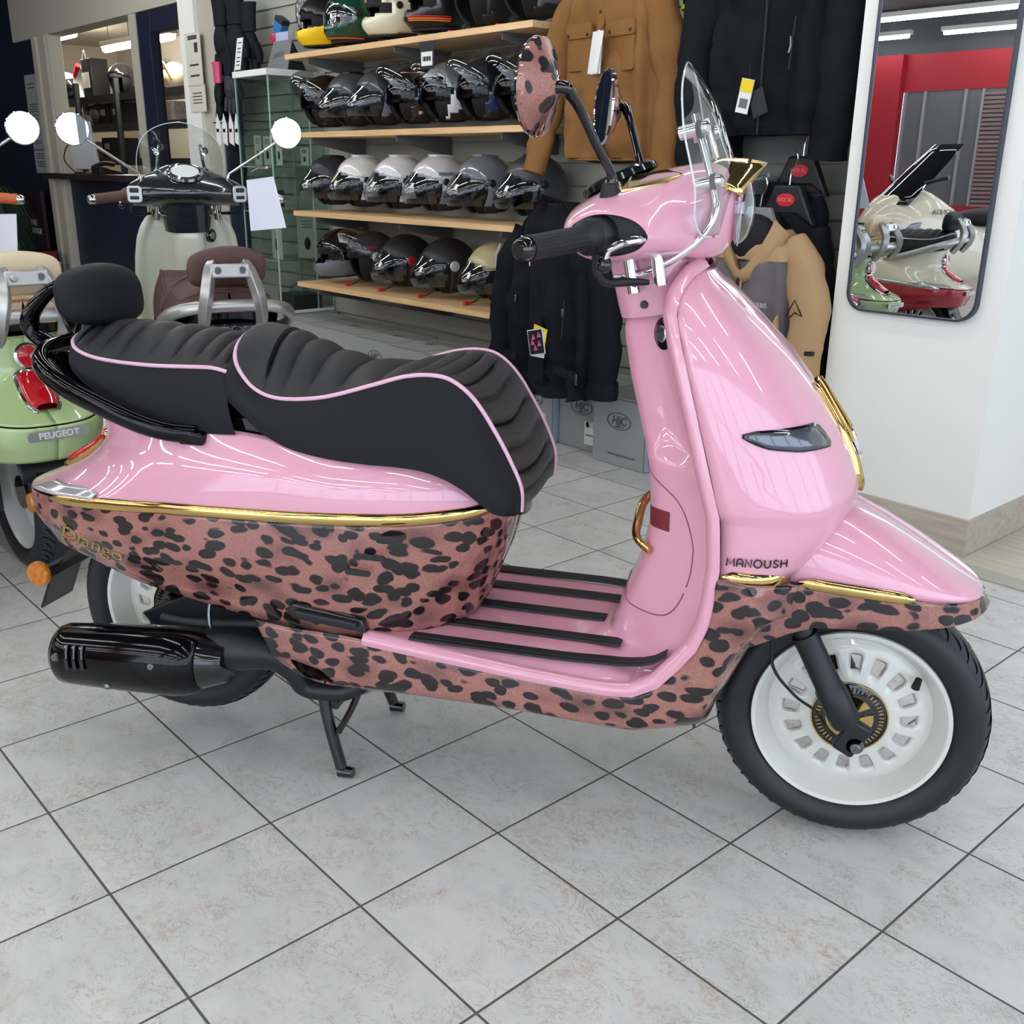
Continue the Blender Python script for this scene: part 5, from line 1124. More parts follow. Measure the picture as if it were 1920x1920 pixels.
# tan overshirt
prof = [(0, 0, .235, .06, 0), (.1, 0, .245, .075, 0), (.3, 0, .25, .08, 0), (.45, 0, .245, .08, 0), (.58, .0, .24, .075, 0), (.66, 0, .18, .07, 0), (.70, 0, .08, .055, 0)]
t = garment('tan canvas overshirt with chest pockets hanging right of the helmet shelves', 'jacket', -2.20, 1.66, 1.20, prof, M_TAN,
    [([(-.20, 0, .60), (-.27, -.02, .45), (-.31, -.03, .25), (-.335, -.06, .08), (-.35, -.10, -.05)], [.075, .07, .062, .052, .047]), ([(.20, 0, .60), (.27, -.0, .42), (.29, .01, .2), (.30, -.01, .0), (.30, -.02, -.09)], [.075, .074, .068, .06, .052])], 3, .05, cuffs=M_TAN)
flap(t, 'pocket', M_TAN, -.11, .40, .13, .15, -.083); flap(t, 'pocket_flap', M_TAN, -.11, .47, .14, .055, -.090); flap(t, 'pocket', M_TAN, .115, .39, .13, .15, -.083, .02); flap(t, 'pocket_flap', M_TAN, .115, .465, .14, .055, -.090, .02)
mo('button_placket', prism([(-.018, .0), (.018, 0), (.02, .62), (-.016, .62)], -.088, lambda a, b, h: (a, h, b), -.07), M_TAND if False else M_TAN, t, bevel=.003)
for z in (.06, .2, .31, .42, .53): mo('button', lathe([(.001, -.003), (.006, -.003), (.007, 0)], (0, -.088, z), 'y', 12), mat('dark_snap', (60, 48, 36), .4, metal=.5), t)
for x in (-.165, -.06, .06, .165): mo('pocket_button', lathe([(.001, -.003), (.0055, -.003), (.0065, 0)], (x, -.098, .455), 'y', 12), mat('dark_snap'), t)
mo('hem_lining', tf(ball((0, 0, 0), (.225, .055, .035), 28, 8), loc=(0, .01, .012)), M_LIN, t)
mo('hem_edge', tube([(.238*math.cos(a), .062*math.sin(a)-.0, -.006+.02*math.cos(a)*0) for a in np.linspace(0, 2*PI, 40)], .006, 6), M_TAN, t)
k = thing('swing_tag', 'bunch of long white swing tags hanging on the tan overshirt', 'tag', tuple(R3(-2.165, 1.535, 1.655)), ANG)
for i, (x, r) in enumerate(((-.02, .16), (0, .12), (.018, .06), (.03, .2))): mo('tag_strip', tf(box((.03, .002, .15), (0, -.004*i, -.075)), loc=(x, -.004*i, 0), ry=r), mat('white_label'), k, smooth=False)
mo('tag_string', tube([(0, .0, 0), (0, .03, .03)], .0015, 5), M_RUB, k)
# black touring jacket, upper right
prof = [(0, 0, .25, .07, 0), (.08, 0, .262, .085, 0), (.3, 0, .28, .09, 0), (.5, 0, .28, .09, 0), (.62, 0, .25, .085, 0), (.70, 0, .12, .06, 0)]
t = garment('long black textile jacket with yellow tag hanging beside the white pillar', 'jacket', -1.43, 1.66, 1.275, prof, M_BFAB,
    [([(-.22, 0, .62), (-.29, -.03, .45), (-.32, -.05, .25), (-.33, -.04, .05), (-.32, -.03, -.1)], [.08, .08, .075, .07, .062]), ([(.22, 0, .62), (.25, -.02, .45), (.255, -.03, .25), (.25, -.03, .05), (.24, -.02, -.08)], [.08, .08, .08, .075, .066])], 11, .06)
mo('zip', tube([(.0, -.092, .0), (.005, -.098, .3), (.0, -.095, .62)], .004, 6), M_RUB, t); mo('zip_pull', tube([(.115, -.108, .30), (.12, -.112, .27), (.115, -.115, .25)], .0035, 6), M_STL, t); mo('pocket_zip', tube([(.12, -.098, .36), (.115, -.104, .2)], .003, 6), M_RUB, t)
k = thing('swing_tag', 'yellow and white swing tags with a dark card on the black jacket', 'tag', tuple(R3(PV(1405, 148, 1.535)[0], 1.535, PV(1405, 148, 1.535)[2])), ANG)
mo('tag_card', tf(box((.06, .002, .085), (0, 0, -.06)), loc=(.02, .004, -.02), ry=-.35), M_BLS, k, smooth=False); mo('tag_card', tf(box((.052, .002, .11), (0, 0, -.055)), loc=(0, -.003, 0), ry=.2), mat('white_label'), k, smooth=False); mo('tag_band', tf(box((.052, .001, .04), (0, -.002, -.022)), loc=(0, -.003, 0), ry=.2), mat('tag_yellow', (226, 200, 30), .5), k, smooth=False)
mo('tag_barcode', join(*[tf(box((.0025, .001, .03), (-.014+i*.005, -.002, -.078)), loc=(0, -.003, 0), ry=.2) for i in range(7)]), BLP, k, smooth=False); mo('tag_string', tube([(0, 0, 0), (0, .0, .045)], .0015, 5), M_RUB, k)
# navy jacket between
prof = [(0, 0, .13, .06, 0), (.1, 0, .14, .08, 0), (.4, 0, .14, .08, 0), (.6, 0, .12, .07, 0), (.7, 0, .05, .05, 0)]
t = garment('dark navy jacket with fluorescent yellow sleeve bands behind the tan overshirt', 'jacket', -1.84, 1.83, 1.14, prof, M_BFAB2, [([(-.06, -.05, .66), (-.045, -.08, .5), (-.045, -.09, .2), (-.04, -.09, -.0)], [.05, .05, .045, .04]), ([(.06, -.05, .66), (.075, -.08, .5), (.075, -.09, .2), (.08, -.09, -.0)], [.05, .05, .045, .04])], 19, .05)
for x in (-.045, .075): mo('sleeve_band', tube([(x, -.082, .585), (x, -.082, .60)], .0535, 20, flat=(1, .85)), mat('fluo_yellow', (206, 230, 60), .5), t)
# lower black jacket
prof = [(0, 0, .21, .075, .0), (.05, 0, .245, .095, 0), (.2, 0, .25, .10, 0), (.42, 0, .24, .095, 0), (.56, 0, .21, .085, 0), (.64, 0, .15, .07, 0), (.69, 0, .075, .055, 0)]
t = garment('black padded textile jacket with silver zip pulls hanging above the cartons', 'jacket', -2.14, 1.33, .345, prof, M_BFAB,
    [([(-.19, 0, .57), (-.25, -.02, .42), (-.285, -.03, .25), (-.30, -.04, .1), (-.31, -.05, .015)], [.075, .073, .068, .064, .06]), ([(.19, 0, .57), (.25, -.01, .42), (.28, -.02, .22), (.28, -.03, .05), (.28, -.03, -.02)], [.075, .075, .07, .065, .06])], 27, .055, cuffs=M_BFAB2)
mo('inner_liner', cloth_body([(-.07, .03, .13, .05, .02), (-.03, .02, .2, .075, .01), (.03, .0, .22, .08, .0)], 4, .04), M_LIN, t, ang=80)
mo('storm_flap', prism([(-.055, .0), (.035, -.005), (.02, .5), (-.05, .5)], -.118, lambda a, b, h: (a, h, b), -.08), M_BFAB2, t, bevel=.006)
for x, z in ((-.13, .3), (.14, .27)): mo('pocket_zip', tube([(x, -.112, z+.07), (x-.004, -.118, z-.08)], .003, 6), M_RUB, t); mo('zip_pull', tf(box((.012, .006, .03)), loc=(x, -.121, z+.02)), M_STL, t, bevel=.002)
mo('reflective_piping', tube([(-.12, -.10, .56), (-.065, -.108, .55), (-.06, -.108, .45)], .0035, 6), mat('reflective_white', (210, 212, 214), .4), t); mo('sleeve_piping', tube([(-.325, -.055, .41), (-.305, -.07, .48), (-.28, -.07, .52)], .0032, 6), mat('reflective_white'), t)
flap(t, 'waist_strap', M_BFAB3, .16, .06, .13, .035, -.118, -.15); flap(t, 'waist_strap', M_BFAB3, -.16, .09, .08, .035, -.116, .05); mo('strap_buckle', tf(box((.01, .006, .04)), loc=(.225, -.122, .045)), M_STL, t, bevel=.002)
k = thing('swing_tag', 'square black tag with red triangles over a yellow card on the lower black jacket', 'tag', tuple(R3(PV(1003, 617, 1.18)[0], 1.18, PV(1003, 617, 1.18)[2])), ANG)
mo('tag_card', tf(box((.075, .002, .09), (0, 0, -.045)), loc=(.03, .004, .012), ry=.2), mat('tag_yellow'), k, smooth=False); mo('tag_card', tf(box((.07, .002, .1), (0, 0, -.05)), loc=(.018, .002, -.008), ry=.0), mat('white_label'), k, smooth=False)
mo('tag_card', tf(box((.088, .002, .1), (0, 0, -.05)), loc=(0, -.002, 0), ry=-.22), mat('white_label'), k, smooth=False); mo('tag_print', tf(box((.08, .001, .092), (0, -.0016, -.05)), loc=(0, -.002, 0), ry=-.22), mat('tag_navy_print', (24, 20, 34), .5), k, smooth=False)
def tri(x, z, s): return tf(prism([(x-s, z-s*.8), (x+s, z-s*.8), (x, z+s)], -.0032, lambda a, b, h: (a, h, b), -.0022), loc=(0, -.002, 0), ry=-.22)
for x, z in ((-.012, -.03), (.022, -.024), (-.02, -.05), (.018, -.058), (-.006, -.072)): mo('tag_triangle', tri(x, z, .012), cmat('tag_pink', (206, 96, 128)), k, smooth=False)
# beige and grey softshell
prof = [(0, 0, .165, .06, 0), (.1, 0, .172, .08, 0), (.3, 0, .172, .085, 0), (.45, 0, .17, .08, 0), (.54, 0, .155, .07, 0), (.60, 0, .10, .06, 0)]
t = garment('beige and grey softshell jacket with dark lettering hanging beside the pillar', 'jacket', -1.33, 1.50, .37, prof, M_GRY,
    [([(.12, 0, .555), (.19, -.01, .46), (.225, -.015, .3), (.228, -.02, .12), (.215, -.03, -.03)], [.06, .072, .07, .064, .055]), ([(-.12, 0, .555), (-.19, -.01, .46), (-.22, -.015, .3), (-.22, -.02, .1), (-.21, -.02, -.03)], [.06, .07, .068, .062, .055])], 33, .03)
for c in list(t.children):
    if c.name.startswith('sleeve'): c.data.materials.clear(); c.data.materials.append(M_BEI)
mo('shoulder_yoke', cloth_body([(.50, 0, .172, .083, 0), (.55, 0, .158, .078, 0), (.60, 0, .105, .066, 0)], 33, .02), M_BEI, t, ang=80)
cl = [(.105*math.cos(a), -.085-.02*(math.sin(a) < 0), .60+.05*math.sin(a)) for a in np.linspace(.2, PI-.2, 5)]
mo('collar', sheet([[(x*k, -.052-.045*f+dy, .635-.17*f**1.1+dz) for x, f in ((-.095, 0), (-.085, .25), (-.06, .6), (-.02, .93), (0, 1), (.02, .93), (.06, .6), (.085, .25), (.095, 0))] for k, dy, dz in ((1.55, .0, -.045), (1.3, -.012, -.022), (1.0, -.012, 0), (.93, .01, -.004))]), M_BEI, t, ang=60, thick=.004)
mo('neck_lining', tf(ball((0, 0, 0), (.10, .05, .085), 20, 12), loc=(0, -.045, .565)), M_LIN, t)
mo('side_panel', prism([(.06, -.0), (.15, 0), (.165, .2), (.15, .33), (.11, .25), (.09, .1)], -.092, lambda a, b, h: (a, h, b), -.07), M_BEI, t, bevel=.006)
mo('zip', tube([(-.002, -.09, .0), (0, -.096, .25), (0, -.098, .46)], .006, 6), M_BEI, t); mo('zip_pull', tube([(-.002, -.104, .45), (-.016, -.108, .40), (-.004, -.108, .36), (-.002, -.104, .45)], .0035, 6), M_RUB, t)
text('chest_lettering', 'ACERBIS', .022, cmat('pale_grey_print', (170, 168, 172)), t, (.075, -.1005, .355), (1, .02, 0), (0, 0, 1), .0004, off=.0004)
mo('sleeve_logo', tube([(.190, -.094, .33), (.222, -.098, .385), (.25, -.092, .335), (.225, -.097, .345), (.21, -.096, .33), (.19, -.094, .33)], .0028, 6), M_RUB, t); mo('sleeve_patch', prism([(.175, .20), (.285, .205), (.285, .22), (.165, .215)], -.092, lambda a, b, h: (a, h-(.0 if a < .25 else -.03), b), -.06), M_BLS, t)
k = thing('coat_hanger', 'grey plastic coat hanger carrying the beige and grey jacket', 'hanger', tuple(R3(-1.33, 1.48, .99)), ANG)
mo('hanger_body', prism([(-.09, -.045), (-.045, .05), (.045, .05), (.09, -.045), (.05, -.03), (0, -.02), (-.05, -.03)], .012, lambda a, b, h: (a, h, b), -.012), mat('hanger_grey', (120, 124, 122), .45), k, bevel=.004); mo('hanger_hook', tube([(0, 0, .05), (.005, 0, .09), (.022, 0, .125), (.01, 0, .15), (-.012, 0, .14)], .0032, 8, k=5), M_CHR, k)
for i, (u, v, z, w) in enumerate(((PV(1472, 376, 1.64)[0], 1.66, PV(1472, 376, 1.58)[2], 'front'), (PV(1498, 320, 1.78)[0], 1.80, PV(1498, 320, 1.72)[2], 'rear'))):
    k = thing('coat_hanger', 'black coat hanger with a red oval badge, %s one of two over the black jackets' % w, 'hanger', tuple(R3(u, v, z)), ANG)
    mo('hanger_body', prism([(-.12, -.09), (-.05, .05), (.05, .05), (.12, -.09), (.05, -.05), (-.05, -.05)], .016, lambda a, b, h: (a, h, b), -.016), M_BLS, k, bevel=.008); mo('hanger_hook', tube([(0, 0, .05), (.004, 0, .10), (.024, 0, .14), (.01, 0, .165)], .0032, 8, k=5), M_CHR, k)
    mo('hanger_badge', tf(lathe([(.001, -.002), (.9, -.002), (1, 0)], (0, 0, 0), 'y', 24), s=1) if False else prism([(.038*math.cos(a), .022*math.sin(a)) for a in np.linspace(0, 2*PI, 26, endpoint=False)], -.0195, lambda a, b, h: (a, h, b), -.015), cmat('badge_red', (196, 40, 52)), k)
    text('badge_lettering', 'REX XL', .018, cmat('badge_pale', (220, 150, 150)), k, (0, -.0202, 0), (1, 0, 0), (0, 0, 1), .0003)
    prof = [(0, 0, .2, .05, 0), (.1, 0, .21, .07, 0), (.4, 0, .22, .07, 0), (.6, 0, .19, .06, 0), (.68, 0, .08, .05, 0)]
    t = garment('black motorcycle jacket behind the beige one, %s of the two on badge hangers' % w, 'jacket', u-.05-.05*i, v-.03*i, z-.72, prof, (M_BFAB, M_BFAB2)[i], [([(-.17, 0, .62), (-.22, -.02, .4), (-.22, -.02, .15), (-.21, -.02, .02)], [.055, .06, .055, .05]), ([(.17, 0, .62), (.23, -.02, .42), (.25, -.02, .2), (.24, -.03, .02)], [.055, .06, .055, .05])], 41+i*5, .04)
    mo('grey_piping', tube([(.16, -.075, .56), (.24, -.085, .4), (.27, -.09, .3)], .003, 6), M_STL, t)
k = thing('display_rail', 'grey wall-mounted clothes rail with pegs below the black jacket', 'rail', tuple(R3(-1.62, 1.98, 1.10)), ANG)
mo('rail_arm', tf(box((.03, .55, .05), (0, -.27, 0)), loc=(.12, 0, 0)), mat('bracket_grey'), k, bevel=.004); mo('rail_shelf', box((.42, .30, .012), (-.08, -.15, .03)), mat('rail_grey', (128, 130, 128), .5), k, bevel=.003)
for j in range(6): mo('rail_peg', tube([(.12, -.06-.08*j, .025), (.12, -.06-.08*j, .05)], .009, 8), mat('rail_grey'), k)

# ================================================================== other scooters
M_SGR = mat('pale_green_lacquer', (172, 196, 138), .3, coat=1); M_CRM = mat('cream_lacquer', (208, 208, 190), .32, coat=1); M_IVO = mat('ivory_lacquer', (216, 208, 184), .3, coat=1); M_REDL = mat('deep_red_lacquer', (158, 14, 40), .28, coat=1)
M_BRN = mat('brown_leather', (84, 58, 52), .5, bump=(600, .3)); M_CRL = mat('cream_leather', (216, 196, 162), .5, bump=(600, .2)); M_DGR = mat('dark_grey_metallic', (46, 48, 50), .2, metal=.5, coat=1)
M_BRNG = mat('brown_rubber', (92, 64, 58), .55); M_BDG = mat('badge_silver', (196, 198, 198), .5)
M_NVB = mat('blue_black_lacquer', (28, 32, 42), .2, coat=1)
base = dict(trim=M_CHR, rail=M_SIL, rail_trim=M_CHR, seamm=M_RUB, barend=M_CHR, wheel=M_WHT, tyre=M_TYR, mir=M_CHR, dialrim=M_CHR, switch=M_SIL)
build_scooter('green_scooter', 'pale green scooter with cream seat at the left edge, seen from behind', dict(base, up=M_SGR, low=M_SGR, seat=M_CRL, seat_side=M_CRL, pipe=mat('tan_piping', (176, 112, 74), .5), pad=M_CRL, inner=M_SGR, grip=mat('orange_brown_rubber', (190, 96, 50), .5)), (-3.464, 1.373, 0), math.radians(148)).rotation_euler.y = -.026
cs = build_scooter('cream_scooter', 'cream scooter with brown seat and round clear windscreen, seen from behind', dict(base, up=M_NVB, low=M_NVB, seat=M_BRN, seat_side=M_BRN, pipe=M_BRN, pad=M_BRN, inner=M_CRM, cover=M_DGR, grip=M_BRNG), (-2.71, 2.145, 0), math.radians(128)); cs.rotation_euler.y = -.026
for c in cs.children:
    if c.name.split('.')[0] in ('front_fairing', 'fairing_cap', 'floorboard', 'lower_fairing', 'front_mudguard'): c.data.materials.clear(); c.data.materials.append(M_CRM)
windscreen(cs, False)
build_scooter('red_scooter', 'red and ivory scooter seen only in the wall mirror, beside the green one', dict(base, up=M_IVO, low=M_REDL, seat=M_LETH, seat_side=M_LETH, pipe=M_SIL, pad=M_LETH, inner=M_IVO, grip=M_RUB), (-3.82, .81, 0), math.radians(140)).rotation_euler.y = -.026
# big white scooter with black screen, seen in the mirror
t = thing('white_scooter', 'large white scooter with tall black windscreen, seen only in the wall mirror', 'scooter', tuple(R3(-3.05, -3.1, 0)), ANG+math.radians(118))
rows = []
for x, w, z0, z1 in ((.62, .05, .55, .70), (.56, .16, .45, .86), (.42, .24, .40, 1.0), (.2, .27, .38, 1.04), (-.05, .25, .36, .92), (-.3, .22, .36, .78), (-.6, .22, .45, .80), (-.9, .2, .55, .84), (-1.15, .12, .66, .86), (-1.25, .03, .74, .82)):
    rows.append([(x, w*np.sign(math.cos(a))*abs(math.cos(a))**.7, (z0+z1)/2+(z1-z0)/2*np.sign(math.sin(a))*abs(math.sin(a))**.7) for a in np.linspace(0, 2*PI, 32, endpoint=False)])
st_ = np.stack([cr(A(rows)[:, j], 5) for j in range(32)], 1)
mo('bodywork', sheet(st_, wv=True, capu=True), M_IVO, t, ang=70)
mo('windscreen', sheet([[(.5-.45*f-abs(k)**2*.10, k*.24*(1-.35*f*f), .93+.42*f) for k in np.linspace(-1, 1, 13)] for f in np.linspace(0, 1, 8)]), mat('smoked_black_screen', (12, 13, 15), .06, coat=1), t, ang=70, thick=.006)
for k in range(6): mo('air_vent', tube([(.655-.035*k, -.10+.002*k, .70+.042*k), (.665-.035*k, 0, .705+.042*k), (.655-.035*k, .10, .70+.042*k)], .009, 6, k=3), M_BLS, t)
for s in (-1, 1): mo('headlight', prism([(.55, .62), (.36, .80), (.25, .82), (.34, .66)], s*.262, lambda a, b, h: (a, h, b), s*.2), M_SMK, t, bevel=.005); text('side_lettering', 'HONDA', .05, BLP, t, (.12, s*.272, .88), (-s*1, 0, 0) if s > 0 else (1, 0, 0), (0, 0, 1), .001)
mo('seat', tf(ball((0, 0, 0), (.5, .17, .08), 24, 12), loc=(-.65, 0, .83)), M_LETH, t); 
for x, r in ((.62, .27), (-.85, .27)): mo('tyre', lathe([(.19, -.05), (.25, -.06), (.27, 0), (.25, .06), (.19, .05)], (x, 0, .27), 'y', 40, wu=True), M_RUB, t); mo('wheel_rim', lathe([(.001, -.03), (.19, -.045), (.19, .045), (.001, .03)], (x, 0, .27), 'y', 32), M_STL, t)
mo('handlebar', tube([(.18, -.36, 1.12), (.28, -.1, 1.06), (.28, .1, 1.06), (.18, .36, 1.12)], .016, 10, k=4), M_BLS, t)
# price sheets hanging on the handlebars
M_PAP = mat('paper_sheet', (222, 226, 240), .6)
def sheetpx(label, px, v, cat='sign', nm='price_sheet', h=.003, m=None, group=None):
    P = [PV(x, y, v) for x, y in px]; c = sum(P)/len(P); o = thing(nm, label, cat, tuple(R3(c[0], c[1], c[2])), ANG, group)
    mo('paper', join(prism([(p[0]-c[0], p[2]-c[2]) for p in P], h, lambda a, b, q: (a, q, b), 0)), m or M_PAP, o, smooth=False); return o, c
o, c = sheetpx('blank white price sheet hanging from the right handlebar of the cream scooter', [(462, 338), (511, 331), (535, 427), (470, 433)], -.05)
mo('sheet_clip', tube([(-.05, -.004, .09), (.0, -.01, .10), (.04, -.004, .10)], .004, 8), M_CHR, o)
sheetpx('blank white price sheet hanging at the left edge beside the green scooter', [(-34, 402), (29, 401), (33, 513), (-30, 516)], -.55)

# ================================================================== left side: notices, counter, plant, back room
M_PG = mat('grey_paper', (150, 152, 154), .7); M_PD = mat('dark_print', (52, 52, 56), .7); M_PW = mat('ivory_paper', (208, 206, 192), .7)
def notice(label, px, lines, m=M_PG, v=VW-.006, pic=None):
    P = [PV(x, y, v) for x, y in px]; u0, u1, z1, z0 = P[0][0], P[1][0], P[0][2], P[2][2]
    if u0 > u1: u0, u1 = u1, u0
    o = thing('wall_notice', label, 'notice', tuple(R3((u0+u1)/2, v, z0)), ANG, 'paper notices on the navy wall' if m is M_PG else None); w, h = abs(u1-u0), abs(z1-z0)
    mo('notice_sheet', box((w, .004, h), (0, 0, h/2)), m, o, smooth=False)
    for f in lines: mo('notice_print', box((w*.6, .001, h*.035), (0, -.003, h*f)), M_PD, o, smooth=False)
    if pic: mo('notice_picture', box((w*.22, .001, h*.18), (w*.2, -.003, h*pic)), M_PD, o, smooth=False)
    return o
notice('top grey paper notice on the navy wall beside the cream post', [(62, 110), (74, 112), (88, 178)], (.9, .7, .6, .5, .4, .3))
notice('grey notice with two bold lines, left of the top notice', [(45, 142), (66, 141), (72, 188)], (.65, .5))
notice('grey notice with several centred bold lines, below the two-line notice', [(51, 190), (74, 190), (80, 234)], (.85, .75, .65, .55, .4, .25))
notice('grey notice with bold lines at counter height on the navy wall', [(58, 236), (79, 236), (86, 280)], (.8, .7, .6, .35, .25))
notice('lowest grey paper notice on the navy wall above the plant', [(64, 282), (86, 282), (92, 325)], (.85, .75, .65, .5, .4, .3))
notice('ivory glove size chart taped on the white post', [(346, 64), (374, 62), (385, 160)], (.93, .89, .4, .2), M_PW, VW-.046, .72)
notice('ivory text notice below the glove chart on the white post', [(355, 161), (384, 160), (388, 209)], (.7, .58, .46, .34), M_PW, VW-.046)
t = thing('counter_top', 'dark wooden counter top in the opening of the navy wall', 'counter', tuple(R3(-8.62, VW-.08, 1.022)), ANG)
mo('counter_board', box((1.98, .36, .05), (0, .1, .025)), mat('dark_brown_wood', (44, 34, 32), .4), t, bevel=.003)
t = thing('monitor', 'pale monitor seen from behind standing on the counter', 'monitor', tuple(R3(-9.0, VW+.05, 1.07)), ANG+.3)
mo('screen_back', tf(box((.34, .03, .40), (0, 0, .24)), rx=.15), mat('monitor_plastic', (186, 190, 192), .4), t, bevel=.01); mo('monitor_foot', box((.2, .16, .015), (0, 0, .0075)), M_BLS, t, bevel=.003); mo('monitor_cable', tube([(-.15, -.03, .01), (-.26, -.05, .12), (-.2, -.03, .25), (-.1, .0, .2)], .006, 6, k=5), M_RUB, t)
t = thing('desk_phone', 'black desk telephone on the counter behind the cream scooter', 'telephone', tuple(R3(-8.3, VW-.05, 1.07)), ANG)
mo('phone_body', prism([(-.1, 0), (.1, 0), (.1, .02), (-.1, .07)], .1, lambda a, b, h: (h, a, b), -.1), M_BLS, t, bevel=.005); mo('handset', tube([(-.07, -.09, .06), (-.07, 0, .09), (-.07, .09, .08)], .018, 10, k=3), M_RUB, t)
t = thing('potted_plant', 'tall grassy potted plant in a grey pot beside the navy wall', 'plant', tuple(R3(-9.98, 1.52, 0)), ANG)
mo('plant_pot', prism([(-.14, 0), (.14, 0), (.165, .36), (-.165, .36)], .15, lambda a, b, h: (a, h, b), -.15), mat('grey_pot', (74, 78, 80), .6), t, bevel=.01)
mo('plant_stem', join(tube([(0, 0, .34), (.01, 0, .7), (-.02, 0, .95)], .018, 8), tube([(.02, .02, .34), (.05, .02, .6)], .014, 8)), mat('woody_stem', (84, 72, 56), .8), t)
V, F = [], []
for i in range(420):
    a = random.uniform(0, 2*PI); zb = random.choice([.55, .88])+random.uniform(-.08, .06); L_ = random.uniform(.28, .52); up_ = random.uniform(.15, .9); w = .006
    d = A([math.cos(a), math.sin(a), 0]); s = A([-math.sin(a), math.cos(a), 0]); pr_ = []
    for k in range(6):
        f = k/5; p = A([.0, 0, zb])+d*L_*(f**.9)*.8+A([0, 0, L_*(up_*f-1.25*f*f)]); pr_.append([p-s*w*(1-f*.9), p+s*w*(1-f*.9)])
    V, F = join((V, F), sheet(pr_))
mo('foliage', (V, F), mat('dark_green_leaf', (62, 92, 62), .5), t)
t = thing('banner_board', 'dark board lettered in white standing behind the plant', 'sign', tuple(R3(-10.12, 1.9, 0)), ANG)
mo('board_panel', box((.5, .03, .9), (0, 0, .45)), mat('dark_maroon_board', (38, 22, 28), .5), t, bevel=.003); text('board_lettering', 'PURE', .075, mat('white_label'), t, (-.13, -.02, .60), (1, 0, 0), (0, 0, 1), .001, 'LEFT'); text('board_lettering', 'ENERGIE', .075, mat('white_label'), t, (-.13, -.02, .52), (1, 0, 0), (0, 0, 1), .001, 'LEFT')
for i, (u, z, w, h, m_, l_) in enumerate(((-9.55, 0, .3, .18, 'white', 'white paper box on the floor right of the plant pot, lower one'), (-9.56, .18, .28, .1, 'white', 'white paper box stacked on the lower one beside the plant pot'), (-9.62, .285, .26, .09, 'red', 'dark red box on top of the white boxes beside the plant'))):
    t = thing('storage_box', l_, 'box', tuple(R3(u, 1.72, z)), ANG); mo('box_body', box((w, .24, h-.004), (0, 0, h/2)), mat('box_white', (176, 176, 170), .6) if m_ == 'white' else mat('box_red', (112, 20, 40), .5), t, bevel=.003); mo('box_lid', box((w+.006, .246, .02), (0, 0, h-.012)), mat('box_white') if m_ == 'white' else mat('box_red'), t, bevel=.002)
# back-room rack and what lies on it
M_RACK = mat('dark_rack_steel', (50, 54, 56), .45, metal=.3)
t = thing('storage_rack', 'dark steel storage rack in the back room behind the counter', 'rack', tuple(R3(-10.6, 3.0, 0)), ANG)
for z in (.45, .8, 1.18, 1.53, 1.82): mo('rack_shelf', join(box((4.6, .55, .02), (0, .27, z)), box((4.6, .03, .07), (0, .0, z))), M_RACK, t, smooth=False)
for x in (-2.28, -1.0, .12, 1.2, 2.28): mo('rack_post', box((.06, .05, 2.0), (x, -.03, 1.0)), M_RACK, t, smooth=False)
def rk(nm, lab, cat, x, y, v=3.2): P = PV(x, y, v); return thing(nm, lab, cat, tuple(R3(P[0], P[1], P[2])), ANG)
def onr(nm, lab, cat, x, z, v=3.15):
    P = PV(x, 170, v); return thing(nm, lab, cat, tuple(R3(P[0], v, z+.012)), ANG)
k = helmet('black helmet with chrome rim on top of the back-room rack', (22, 22, 24), 'jet', None, 'none', u=PV(230, 150, 3.2)[0], z=1.832, v=3.2, face=-60, gloss=.9, lowvent=False); k.scale = (1.25,)*3
k = helmet('green helmet with dark visor on the back-room rack, seen through the door opening', (20, 74, 50), 'full', None, 'up', u=PV(305, 150, 3.2)[0], z=1.832, v=3.2, face=20, gloss=.9)
k = onr('paper_bag', 'black and white shopping bag on top of the back-room rack', 'bag', 182, 1.82); mo('bag_body', box((.26, .2, .42), (0, 0, .21)), M_BLS, k, bevel=.01); mo('bag_panel', box((.2, .004, .16), (-.02, -.103, .2)), mat('white_label'), k, smooth=False); mo('bag_handle', tube([(-.05, -.1, .42), (0, -.1, .5), (.05, -.1, .42)], .008, 6, k=4), mat('white_label'), k)
k = onr('fairing_part', 'white and red curved fairing part on top of the rack', 'fairing part', 152, 1.82); mo('fairing_shell', tube([(.05, 0, .01), (-.06, 0, .12), (-.05, 0, .26), (.08, 0, .36)], [.02, .05, .05, .02], 12, k=5), mat('white_label'), k); mo('fairing_stripe', tube([(-.04, -.03, .27), (.08, -.03, .38)], .03, 10), cmat('badge_red', (196, 40, 52)), k)
k = onr('dark_visor_pack', 'dark glossy fairing part at the left end of the rack top', 'fairing part', 127, 1.82); mo('dark_shell', ball((0, 0, .16), (.24, .16, .15), 18, 10), mat('smoked_black_screen'), k); mo('pale_cap', ball((-.02, -.02, .25), (.2, .14, .09), 14, 8), M_CARD, k)
k = onr('parts_bag', 'bright silver wrapped parts on the second rack shelf', 'parts', 175, 1.53); mo('wrapped_part', join(ball((-.1, 0, .14), (.16, .1, .1), 14, 8), ball((.1, 0, .13), (.14, .1, .13), 14, 8)), M_SIL, k); mo('wrap_tube', tube([(-.25, 0, .22), (-.05, -.06, .1), (.05, -.06, .04)], .05, 10, k=3), mat('white_label'), k)
for i, (x, z, l_) in enumerate(((213, 1.53, 'black storage crate with white label, left of the rack post'), (238, 1.53, 'black storage crate with white label, right of the rack post'), (215, 1.18, 'dark storage crate on the third rack shelf with a pale card'))):
    k = onr('storage_crate', l_, 'crate', x, z, 3.25); mo('crate_body', box((.3, .3, .24), (0, 0, .12)), M_BLS, k, bevel=.008); mo('crate_label', box((.14, .003, .06), (0, -.152, .15)), M_CARD, k, smooth=False)
